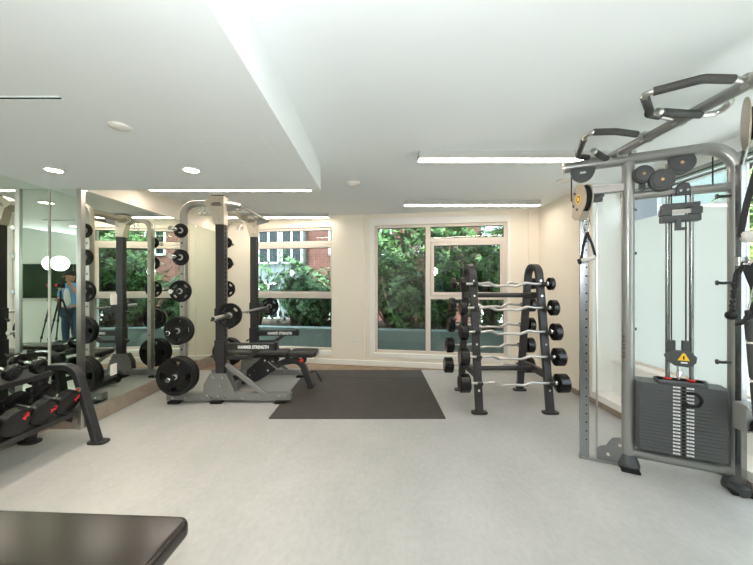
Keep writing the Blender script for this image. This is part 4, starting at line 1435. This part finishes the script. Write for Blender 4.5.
b = NB(); prism(b, [(-0.034, -0.024), (0.034, -0.024), (0.006, 0.028), (-0.006, 0.028)], 0.0015, frame(cm(sc + 0.01, 0.0505, 0.872), CD, (0, 0, 1))); put('warning_sticker', b, 'yellow', pb_)
b = NB(); prism(b, [(-0.004, -0.012), (0.004, -0.012), (0.005, 0.012), (-0.005, 0.012)], 0.001, frame(cm(sc + 0.01, 0.052, 0.868), CD, (0, 0, 1)))
prism(b, [(-0.016, -0.04), (0.02, -0.04), (0.02, -0.03), (-0.016, -0.03)], 0.001, frame(cm(sc + 0.01, 0.0505, 0.868), CD, (0, 0, 1)), mi=1); put('sticker_print', b, ['hole', 'letter'], pb_)
# cables
b = NB()
rod(b, cm(sc - 0.05, 0.02, 0.93), cm(sc - 0.05, 0.02, 2.16), 0.0045, 8); rod(b, cm(sc + 0.03, 0.02, 0.93), cm(sc + 0.03, 0.02, 2.02), 0.0045, 8)
rod(b, cm(0.472, 0.02, 2.06), cm(0.472, 0.02, 2.27), 0.0045, 8)
put('steel_cable', b, 'web', cmch)
b = NB(); rod(b, cm(-0.375, 0.03, 2.05), cm(-0.375, 0.03, 2.27), 0.0045, 8); put('pulley_cable', b, 'web', cmch)
# hanging pegs and bolts on the arched post
for z in (1.99, 1.40, 0.86):
    b = NB(); tube(b, [cm(CWID - 0.03, 0.02, z), cm(CWID - 0.075, 0.035, z - 0.004), cm(CWID - 0.105, 0.04, z - 0.002)], 0.010, 10)
    lathe(b, cm(CWID - 0.10, 0.04, z - 0.002), -CD, [(0, 0.014), (0.006, 0.018), (0.014, 0.016)], 12)
    put('hanging_peg', b, 'black', cmch)
b = NB()
b.free()
for z in (0.62, 1.05, 1.62, 1.95):
    b = NB(); rod(b, cm(0.036, 0.0, z), cm(0.052, 0.0, z), 0.010, 10); put('post_bolt', b, 'black', cmch)
b = NB()
for k, w in enumerate((0.022, 0.018, 0.024, 0.016, 0.022, 0.02)):
    cbox(b, -0.030 - 0.005, -0.030 + 0.005, 0.027, 0.031, 0.83 + k * 0.03, 0.83 + k * 0.03 + w)
put('post_decal', b, 'letterdk', cmch)
# right-hand column bracket and rail
b = NB(); box(b, (2.394, 2.20, 1.13), (0.04, 0.04, 2.1), bev=0.004); put('second_column', b, 'rail', cmch)
b = NB(); box(b, (2.375, 2.15, 0.54), (0.10, 0.09, 0.18), bev=0.012); 
for dz in (-0.07, 0.07):
    rod(b, (2.345, 2.105, 0.54 + dz), (2.345, 2.098, 0.54 + dz), 0.012, 8, mi=1)
put('column_bracket', b, ['grey', 'chrome'], cmch)
b = NB(); lathe(b, (2.385, 2.105, 0.50), (-0.3, -1, 0), [(0, 0.03), (0.02, 0.045), (0.06, 0.045), (0.07, 0.03)], 20); put('adjuster_knob', b, 'rubber', cmch)
b = NB(); box(b, (2.40, 2.215, 0.03), (0.06, 0.10, 0.06), bev=0.01); put('column_foot', b, 'pulley', cmch)
# overhead beam running towards the camera, with its two multi-grip handles
BMX, BMZ = 1.852, 2.388
b = NB(); tube(b, [(BMX - 0.01, 2.72, BMZ), (BMX, 0.62, BMZ), (BMX + 0.05, 0.42, BMZ - 0.1), (BMX + 0.05, 0.42, 0.0)], 0.031, 20, fil=0.14, n=10); put('overhead_beam', b, 'silver', cmch)
b = NB(); lathe(b, (BMX - 0.01, 2.72, BMZ), (0, 1, 0), [(0, 0.031), (0.01, 0.031), (0.014, 0.024)], 20); put('beam_cap', b, 'champ', cmch)
b = NB(); box(b, (BMX + 0.0, 2.56, 2.375), (0.09, 0.09, 0.06), bev=0.01); put('beam_joint', b, 'silver', cmch)


def grip(par, p, q, r0=0.0215):
    p, q = V(p), V(q)
    b = NB(); rod(b, p, q, r0, 16, 0.004); return put('grip', b, 'grip', par)


def gpoly(par, pts, fil=0.05):
    b = NB(); tube(b, pts, 0.0215, 16, fil=fil); return put('grip', b, 'grip', par)


zz = 2.398
for oy, sc_, far in ((0.0, 1.0, False), (0.66, 1.0, True)):
    if not far:
        A = [(1.85, 1.66, zz), (1.75, 1.645, zz), (1.60, 1.640, zz), (1.435, 1.760, zz), (1.425, 1.785, zz), (1.585, 1.945, zz - 0.0), (1.61, 1.985, zz), (1.80, 2.04, zz), (1.85, 2.05, zz)]
        Cg = [(1.58, 1.875, 2.355), (1.866, 1.909, 2.355), (1.945, 1.90, 2.36), (1.93, 1.82, 2.385), (1.86, 1.78, 2.39)]
    else:
        A = [(1.85, 2.30, zz), (1.75, 2.255, zz), (1.58, 2.215, zz), (1.43, 2.225, zz), (1.425, 2.285, zz), (1.565, 2.60, zz), (1.60, 2.655, zz), (1.80, 2.70, zz), (1.85, 2.70, zz)]
        Cg = [(1.585, 2.44, 2.355), (1.872, 2.665, 2.355), (1.95, 2.66, 2.36), (1.94, 2.56, 2.385), (1.86, 2.50, 2.39)]
    b = NB(); tube(b, A, 0.0165, 14, fil=0.035); tube(b, Cg, 0.0165, 14, fil=0.06)
    lathe(b, Cg[0], V(Cg[0]) - V(Cg[1]), [(-0.01, 0.0225), (0.0, 0.0225), (0.012, 0.021), (0.016, 0.014)], 16)
    for q in (A[0], A[-1]):
        box(b, (1.852, q[1], zz), (0.07, 0.045, 0.07), bev=0.01)
    hn = put('pull_up_handle', b, 'steel', cmch)
    lerp = lambda p, q, f: V(p).lerp(V(q), f)
    gpoly(hn, [A[1], A[2], lerp(A[2], A[3], 0.93)], 0.06)
    gpoly(hn, [lerp(A[4], A[5], 0.15), A[5], A[6], lerp(A[6], A[7], 0.45)], 0.04)
    grip(hn, lerp(Cg[0], Cg[1], 0.05), lerp(Cg[0], Cg[1], 0.93))

# ------------------------------------------------------------------ things hanging on the cable machine
hx = sp + sx * -0.005 + V((0.035, -0.0, -0.145))
cb = thing('carabiner', 'steel snap hook below the champagne cable pulley', 'carabiner', hx + V((0, 0, -0.11)))
b = NB(); lp = [hx + V((dx, 0, dz)) for dx, dz in ((0.0, 0.0), (0.020, -0.012), (0.026, -0.04), (0.012, -0.10), (0.0, -0.108), (-0.012, -0.10), (-0.020, -0.04), (-0.014, -0.008))]
tube(b, lp, 0.0055, 8, closed=True); put('hook_body', b, 'chrome', cb)
b = NB(); rod(b, hx + V((-0.016, 0.001, -0.02)), hx + V((-0.011, 0.001, -0.09)), 0.005, 8); put('gate', b, 'steel', cb)
ha = hx + V((0.002, -0.003, -0.108))
hd = thing('cable_attachment', 'single cable handle with white roller on the black strap by the cable column', 'cable handle', ha + V((0, 0, -0.24)))
e0, e1 = ha + V((-0.035, 0.022, -0.225)), ha + V((0.052, -0.022, -0.195))
b = NB(); lp = [ha, ha.lerp(e0, 0.5) + V((-0.006, 0, 0)), e0]
tube(b, lp, 0, rect=(0.004, 0.018), up=(0.9, -0.4, 0)); tube(b, [ha, ha.lerp(e1, 0.5) + V((0.006, 0, 0)), e1], 0, rect=(0.004, 0.018), up=(0.9, -0.4, 0)); put('strap', b, 'web', hd)
b = NB(); rod(b, e0, e1, 0.0185, 18, 0.004); put('roller', b, 'gripw', hd)
b = NB(); dr_ = (e0 - e1).normalized(); rod(b, e0 + dr_ * -0.004, e0 + dr_ * 0.022, 0.022, 18, 0.005); put('end_knob', b, 'rubber', hd)

# near swivel pulley on the second column, its strap handle, rope and bars
q = V((2.218, 1.985, 2.345))
b = NB()
fx = V((0.60, 0.80, 0)).normalized(); fzn = fx.cross(V((0, 0, 1)))
for dz in (-0.032, 0.026):
    prism(b, [(0.10 * math.cos(2 * PI * k / 36), 0.157 * math.sin(2 * PI * k / 36)) for k in range(36)], 0.012, frame(q + fzn * (-dz), fx, (0, 0, 1)), bev=0.004)
nsw = put('swivel_pulley', b, 'champdk', cmch)
b = NB(); lathe(b, q - fzn * 0.02, fzn, [(0, 0.09), (0.004, 0.098), (0.016, 0.085), (0.028, 0.098), (0.032, 0.09)], 32); put('pulley_wheel', b, 'rubber', nsw)
b = NB(); rod(b, q + V((0.02, 0.02, -0.05)), (2.394, 2.20, 2.17), 0.016, 14); put('swivel_arm', b, 'rail', nsw)
cb2 = thing('carabiner', 'steel chain link below the pulley at the right edge of the photo', 'carabiner', q + V((0.0, -0.03, -0.28)))
b = NB()
for k in range(3):
    zz = -0.145 - 0.045 * k
    a = k % 2
    lp = []
    for j in range(12):
        an = 2 * PI * j / 12
        lp.append(q + V((0.0 + (0.014 * math.cos(an) if a else 0), -0.03 + (0 if a else 0.014 * math.cos(an)), zz - 0.02 + 0.028 * math.sin(an))))
    tube(b, lp, 0.0055, 8, closed=True)
put('links', b, 'chrome', cb2)
st = q + V((0.0, -0.03, -0.28))
sh = thing('cable_attachment', 'cable handle with long white grip on the strap at the right edge', 'cable handle', (2.24, 1.96, 1.66))
g0, g1 = V((2.175, 2.0, 1.668)), V((2.40, 1.86, 1.70))
b = NB(); tube(b, [st, st.lerp(g0, 0.5) + V((-0.012, 0.0, 0)), g0 + V((-0.006, 0, 0))], 0, rect=(0.005, 0.030), up=(0.8, -0.5, 0)); tube(b, [st, g1], 0, rect=(0.005, 0.030), up=(0.8, -0.5, 0)); put('strap', b, 'web', sh)
b = NB(); rod(b, g0, g1, 0.033, 22, 0.012); put('long_grip', b, 'gripw', sh)

pk = V((2.36, 2.18, 1.53))          # hook on the second column
b = NB(); tube(b, [pk + V((0.03, 0.02, 0)), pk + V((-0.05, -0.09, 0)), pk + V((-0.06, -0.10, 0.03))], 0.010, 10, fil=0.02); rod(b, pk + V((0, 0, -0.02)), pk + V((0, 0, 0.035)), 0.018, 12); put('accessory_hook', b, 'steel', cmch)
rp = thing('triceps_rope', 'black braided rope with rubber ball ends hanging by the arched post', 'cable attachment', pk + V((-0.06, -0.08, -0.35)))
top = pk + V((-0.045, -0.075, -0.025))
for dx, dy, L, k in ((-0.085, -0.02, 0.31, 0), (0.05, -0.05, 0.36, 1)):
    b = NB()
    ctr = [top, top + V((dx * 0.6, dy * 0.4, -0.03)), top + V((dx, dy, -0.12)), top + V((dx * 1.25, dy, -L))]
    cl = fillet(ctr, 0.08, 8)
    dense = []
    for a, c in zip(cl[:-1], cl[1:]):
        for j in range(6):
            dense.append(a.lerp(c, j / 6))
    dense.append(cl[-1])
    for ph in (0, 2 * PI / 3, 4 * PI / 3):        # three strands
        lp = []
        acc = 0
        for j, p in enumerate(dense):
            if j:
                acc += (p - dense[j - 1]).length
            an = ph + acc * 110
            lp.append(p + V((math.cos(an) * 0.009, math.sin(an) * 0.009, 0)))
        tube(b, lp, 0.009, 8)
    put('rope', b, 'web', rp)
    b = NB(); e = ctr[-1]; lathe(b, e + V((0, 0, 0.025)), (0, 0, -1), [(0, 0.016), (0.010, 0.029), (0.030, 0.032), (0.046, 0.024), (0.054, 0.006)], 20); put('ball_end', b, 'rubber', rp)
b = NB(); lathe(b, top + V((0, 0, 0.004)), (0, 1, 0.2), [(-0.003, 0.022), (0.003, 0.022), (0.003, 0.030), (-0.003, 0.030)], 20, closed=True); put('steel_ring', b, 'chrome', rp)
an = thing('ankle_strap', 'black padded strap hanging beside the braided rope', 'cable attachment', pk + V((0.04, -0.1, -0.45)))
b = NB()
tube(b, [pk + V((-0.04, -0.10, -0.02)), pk + V((0.0, -0.14, -0.06)), pk + V((0.0, -0.145, -0.20)), pk + V((-0.06, -0.145, -0.32)), pk + V((-0.15, -0.14, -0.385))], 0, rect=(0.012, 0.07), up=(0.5, -0.6, 0.6), fil=0.06)
tube(b, [pk + V((-0.05, -0.10, -0.03)), pk + V((-0.03, -0.13, -0.16)), pk + V((0.03, -0.16, -0.34))], 0, rect=(0.012, 0.06), up=(0.5, -0.8, 0.2), fil=0.06)
put('padded_strap', b, 'web', an)
b = NB(); lathe(b, pk + V((-0.06, -0.16, -0.20)), (0.3, 1, 0), [(-0.003, 0.02), (0.003, 0.02), (0.003, 0.027), (-0.003, 0.027)], 18, closed=True); put('d_ring', b, 'chrome', an)
lb_ = thing('cable_bar', 'long dark bar with pale rings hanging down the second column', 'cable attachment', pk + V((0.05, -0.13, -0.95)))
u0, u1 = pk + V((-0.075, -0.12, -0.30)), pk + V((-0.045, -0.15, -0.97))
b = NB(); rod(b, u0, u1, 0.017, 16, 0.004); put('bar_shaft', b, 'dark', lb_)
for f0, f1 in ((0.05, 0.28), (0.31, 0.62), (0.66, 0.97)):
    b = NB(); rod(b, u0.lerp(u1, f0), u0.lerp(u1, f1), 0.023, 16, 0.004); put('bar_sleeve', b, 'grip', lb_)
b = NB()
for f in (0.295, 0.64):
    rod(b, u0.lerp(u1, f - 0.008), u0.lerp(u1, f + 0.008), 0.0245, 16)
put('pale_ring', b, 'plastic', lb_)
b = NB(); tube(b, [pk + V((0, -0.09, 0.0)), pk + V((-0.03, -0.12, -0.12)), u0], 0.006, 8); put('hanger', b, 'chrome', lb_)
# ================================================================== the photographer, seen in the mirrors
def skin_bm(verts, edges, radii, root=0, sub=2):
    me = bpy.data.meshes.new('s')
    me.from_pydata([tuple(v) for v in verts], edges, [])
    o = bpy.data.objects.new('s', me)
    COL.objects.link(o)
    o.modifiers.new('k', 'SKIN')
    for i, r in enumerate(radii):
        sv = me.skin_vertices[0].data[i]
        sv.radius = (r, r) if not isinstance(r, tuple) else r
        sv.use_root = (i == root)
    ss = o.modifiers.new('u', 'SUBSURF')
    ss.levels = sub
    bpy.context.view_layer.update()
    dg = bpy.context.evaluated_depsgraph_get()
    m2 = bpy.data.meshes.new_from_object(o.evaluated_get(dg))
    bm = bmesh.new()
    bm.from_mesh(m2)
    bpy.data.objects.remove(o)
    bpy.data.meshes.remove(me)
    bpy.data.meshes.remove(m2)
    return bm


def merge(b, other):
    me = bpy.data.meshes.new('t'); other.to_mesh(me); other.free(); b.from_mesh(me); bpy.data.meshes.remove(me)


QX, QY = 0.03, -0.40
pr = thing('person', 'person in a blue shirt and dark cap behind the tripod, holding up a flash', 'person', (QX, QY, 0))


def q3(x, y, z):
    return V((QX + x, QY + y, z))


sk = {'pelvis': q3(0, 0, .86), 'waist': q3(0, .0, 1.0), 'chest': q3(0, .0, 1.20), 'neckb': q3(0, -.005, 1.34), 'neck': q3(0, .01, 1.40),
      'shR': q3(.165, 0, 1.31), 'elL': q3(-.235, .08, 1.13), 'wrL': q3(-.075, .16, 1.42), 'shL': q3(-.165, 0, 1.31), 'elR': q3(.215, .02, 1.07), 'wrR': q3(.10, .20, 1.05),
      'hiR': q3(.085, 0, .82), 'knR': q3(.10, .02, .45), 'anR': q3(.11, -.01, .08), 'toR': q3(.125, .14, .035), 'hiL': q3(-.085, 0, .82), 'knL': q3(-.10, .03, .45), 'anL': q3(-.115, 0, .08), 'toL': q3(-.13, .15, .035)}
rad = {'pelvis': (.14, .10), 'waist': (.125, .09), 'chest': (.15, .10), 'neckb': .065, 'neck': .052, 'shR': .056, 'elR': .04, 'wrR': .027, 'shL': .056, 'elL': .04, 'wrL': .027,
       'hiR': .085, 'knR': .054, 'anR': .036, 'toR': .03, 'hiL': .085, 'knL': .054, 'anL': .036, 'toL': .03}
ed = [('pelvis', 'waist'), ('waist', 'chest'), ('chest', 'neckb'), ('neckb', 'neck'), ('neckb', 'shR'), ('shR', 'elR'), ('elR', 'wrR'), ('neckb', 'shL'), ('shL', 'elL'), ('elL', 'wrL'),
      ('pelvis', 'hiR'), ('hiR', 'knR'), ('knR', 'anR'), ('anR', 'toR'), ('pelvis', 'hiL'), ('hiL', 'knL'), ('knL', 'anL'), ('anL', 'toL')]


def sub_skin(names, edges, grow, ends=None):
    idx = {n: i for i, n in enumerate(names)}
    vs = [sk[n] for n in names]
    rr = [tuple(x + grow for x in rad[n]) if isinstance(rad[n], tuple) else rad[n] + grow for n in names]
    return skin_bm(vs, [(idx[a], idx[c]) for a, c in edges], rr)


names = list(sk)
b = sub_skin(names, ed, 0.0)
# head with face
hc = q3(0, .015, 1.515)
ellipsoid(b, hc, (.073, .092, .112), 24)
ellipsoid(b, hc + V((0, .03, -.06)), (.052, .058, .055), 16)
ellipsoid(b, hc + V((0, .095, -.012)), (.012, .018, .022), 10)
for s in (-1, 1):
    ellipsoid(b, hc + V((s * .074, -.005, -.005)), (.010, .020, .030), 10)
ellipsoid(b, hc + V((0, .085, -.056)), (.022, .008, .007), 10)


def hand(b, w, fwd, side, curl, rev):
    fwd, side = fwd.normalized(), side.normalized()
    n = fwd.cross(side)
    merge(b, skin_bm([w, w + fwd * .045, w + fwd * .085], [(0, 1), (1, 2)], [.024, (.036, .020), (.036, .018)], 0, 1))
    for k, (o, L) in enumerate(((-.027, .068), (-.009, .078), (.009, .073), (.027, .058))):
        p = w + fwd * .075 + side * o
        d = fwd
        pts = [p]
        for j in range(3):
            a = curl * (j + .4)
            d = (fwd * math.cos(a) + n * math.sin(a) * rev)
            pts.append(pts[-1] + d * (L * (.42, .32, .26)[j]))
        tube(b, pts, .008, 8, rads=[.0092, .009, .008, .006])
    p = w + fwd * .03 - side * .03
    tube(b, [p, p + fwd * .025 - side * .025 + n * rev * .012, p + fwd * .055 - side * .022 + n * rev * .03], .009, 8, rads=[.012, .010, .007])


hand(b, sk['wrL'], V((.05, .05, .25)), V((1, -.2, 0)), .75, 1)
hand(b, sk['wrR'], V((-.55, .8, .05)), V((.3, .1, 1)), .7, -1)
body = put('body', b, 'skin', pr)
b = NB()
for s in (-1, 1):
    ellipsoid(b, hc + V((s * .030, .082, .012)), (.011, .008, .007), 10)
put('eyes', b, 'hair', pr)
b = NB(); ellipsoid(b, hc + V((0, -.018, .015)), (.080, .090, .105), 20); put('hair', b, 'hair', pr)
b = NB()
ellipsoid(b, hc + V((0, -.008, .060)), (.084, .100, .075), 22)
prism(b, [(.07 * math.cos(PI * k / 14), .10 * math.sin(PI * k / 14)) for k in range(15)], .008, Matrix.Translation(hc + V((0, .065, .052))) @ Matrix.Rotation(-.12, 4, 'X'))
put('cap', b, 'cap', pr)
tn = ['pelvis', 'waist', 'chest', 'neckb', 'shR', 'elR', 'shL', 'elL']
b = sub_skin(tn, [('pelvis', 'waist'), ('waist', 'chest'), ('chest', 'neckb'), ('neckb', 'shR'), ('shR', 'elR'), ('neckb', 'shL'), ('shL', 'elL')], 0.016)
put('blue_shirt', b, 'shirt', pr)
b = skin_bm([q3(0, .055, .90), q3(0, .062, 1.05), q3(0, .062, 1.22), q3(0, .035, 1.33)], [(0, 1), (1, 2), (2, 3)], [(.085, .07), (.085, .07), (.08, .07), (.05, .045)])
put('white_tee', b, 'tee', pr)
ln = ['pelvis', 'hiR', 'knR', 'anR', 'hiL', 'knL', 'anL']
b = sub_skin(ln, [('pelvis', 'hiR'), ('hiR', 'knR'), ('knR', 'anR'), ('pelvis', 'hiL'), ('hiL', 'knL'), ('knL', 'anL')], 0.014)
put('jeans', b, 'jeans', pr)
for s, n in ((1, 'R'), (-1, 'L')):
    a, t = sk['an' + n], sk['to' + n]
    b = skin_bm([V((a.x - s * .004, a.y - .045, .045)), V((a.x, a.y + .02, .052)), V((t.x, t.y + .02, .04))], [(0, 1), (1, 2)], [(.042, .042), (.046, .044), (.042, .034)])
    put('shoe', b, 'black', pr)
# flash in the raised hand
w = sk['wrL'] + V((.012, .045, .10))
fl = thing('flash_unit', 'bright handheld flash held up by the person', 'flash', w)
b = NB(); rod(b, w + V((0, 0, -.05)), w + V((0, 0, .10)), .016, 14, .004); box(b, w + V((0, 0, .15)), (.085, .06, .11), bev=.012); put('flash_body', b, 'black', fl)
b = NB(); box(b, w + V((0, .02, .235)), (.085, .08, .05), bev=.012); put('flash_head', b, 'flash', fl)
l = bpy.data.lights.new('flash_light', 'SPOT'); l.energy = 14; l.spot_size = 2.5; l.spot_blend = 0.9; l.shadow_soft_size = 0.08; l.color = (0.93, 0.98, 1.0)
o = bpy.data.objects.new('flash_light', l); COL.objects.link(o); o.parent = fl; o.location = (0, .03, .26); o.rotation_euler = (PI - 0.15, 0, 0)

l = bpy.data.lights.new('flash_spill', 'SPOT'); l.energy = 60; l.spot_size = 2.9; l.spot_blend = 0.6; l.shadow_soft_size = 0.14; l.color = (0.94, 0.97, 1.0)
o = bpy.data.objects.new('flash_spill', l); COL.objects.link(o); o.parent = fl; o.location = (0, .10, .25); o.rotation_euler = (PI / 2 + 0.25, 0, 0)

# tripod and camera
tp = thing('tripod', 'black camera tripod standing in front of the person', 'tripod', (0, -.14, 0))
ap = V((0, -.14, 1.05))
b = NB(); rod(b, ap + V((0, 0, -.18)), ap + V((0, 0, .19)), .014, 14); put('centre_column', b, 'dark', tp)
b = NB(); lathe(b, ap + V((0, 0, -.03)), (0, 0, 1), [(0, .03), (.01, .042), (.05, .042), (.06, .03)], 20); put('collar', b, 'black', tp)
for k in range(3):
    a = PI / 2 + .5 + k * 2 * PI / 3
    d = V((math.cos(a), math.sin(a), 0))
    p0, p1 = ap + d * .035, V((0, -.14, 0)) + d * .30
    p1.z = .012
    b = NB(); m1, m2 = p0.lerp(p1, .38), p0.lerp(p1, .70)
    rod(b, p0, m1, .015, 14); rod(b, m1, m2, .012, 14); rod(b, m2, p1, .009, 14)
    lg = put('leg', b, 'dark', tp)
    b = NB()
    for m in (m1, m2):
        rod(b, m - (p1 - p0).normalized() * .03, m + (p1 - p0).normalized() * .02, .019, 14, .004)
    put('leg_lock', b, 'black', lg)
    b = NB(); ellipsoid(b, p1 + V((0, 0, .003)), (.014, .014, .013), 12); put('foot', b, 'rubber', lg)
b = NB(); ellipsoid(b, ap + V((0, 0, .21)), (.028, .028, .028), 16); bx(b, -.035, .035, -.175, -.105, 1.275, 1.292, .004); put('ball_head', b, 'steel', tp)
cmr = thing('camera', 'camera with round lens on top of the tripod', 'camera', (0, -.14, 1.293))
b = NB(); bx(b, -.066, .066, -.175, -.11, 1.293, 1.385, .012); bx(b, -.03, .03, -.17, -.115, 1.38, 1.412, .012); bx(b, -.066, -.035, -.17, -.085, 1.295, 1.375, .012); put('camera_body', b, 'black', cmr)
b = NB(); lathe(b, (.005, -.11, 1.345), (0, 1, 0), [(0, .034), (.02, .036), (.022, .033), (.05, .033), (.052, .037), (.062, .037), (.062, .03), (.058, .028)], 28); put('lens_barrel', b, 'dark', cmr)
b = NB(); lathe(b, (.005, -.10, 1.345), (0, 1, 0), [(.045, .0375), (.049, .0375)], 28); put('red_ring', b, 'red', cmr)

# ================================================================== light, camera, colour management
w = bpy.data.worlds.new('sky')
SC.world = w
w.use_nodes = True
nt = w.node_tree
bg = nt.nodes['Background']
tcw = nd(nt, 'ShaderNodeTexCoord', -900)
sep = nd(nt, 'ShaderNodeSeparateXYZ', -700)
rmp = nd(nt, 'ShaderNodeValToRGB', -500)
rmp.color_ramp.elements[0].position = 0.35; rmp.color_ramp.elements[0].color = (0.62, 0.68, 0.68, 1)
rmp.color_ramp.elements[1].position = 0.75; rmp.color_ramp.elements[1].color = (0.78, 0.90, 1.0, 1)
mr = nd(nt, 'ShaderNodeMapRange', -600, -200)
mr.inputs['From Min'].default_value = -1
nt.links.new(tcw.outputs['Generated'], sep.inputs[0])
nt.links.new(sep.outputs['Z'], mr.inputs['Value'])
nt.links.new(mr.outputs[0], rmp.inputs['Fac'])
nt.links.new(rmp.outputs['Color'], bg.inputs['Color'])
bg.inputs['Strength'].default_value = 3.5

sl = bpy.data.lights.new('sun', 'SUN')
sl.energy = 6.0
sl.angle = 0.02
sl.color = (1.0, 0.95, 0.88)
so = bpy.data.objects.new('sun', sl)
COL.objects.link(so)
so.location = (4, -6, 9)
so.rotation_euler = V((0.15, 0.5, -0.85)).to_track_quat('-Z', 'Y').to_euler()

cam = bpy.data.cameras.new('camera_view')
cam.sensor_width = 36.0
cam.lens = F * 36.0 / 753.0
cam.clip_start = 0.02
co = bpy.data.objects.new('camera_view', cam)
COL.objects.link(co)
co.location = (0, 0, EYE)
co.rotation_euler = (PI / 2, 0, 0)
SC.camera = co
vs = SC.view_settings
vs.view_transform = 'Standard'
vs.look = 'None'
vs.gamma = 1.0
vs.exposure = 1.2
vs.use_curve_mapping = False
SC.cycles.use_denoising = True
SC.cycles.max_bounces = 10
SC.cycles.diffuse_bounces = 5
SC.cycles.glossy_bounces = 6
SC.cycles.transparent_max_bounces = 16
SC.cycles.sample_clamp_indirect = 6.0
SC.cycles.caustics_reflective = True
SC.cycles.blur_glossy = 0.5
bpy.context.view_layer.update()
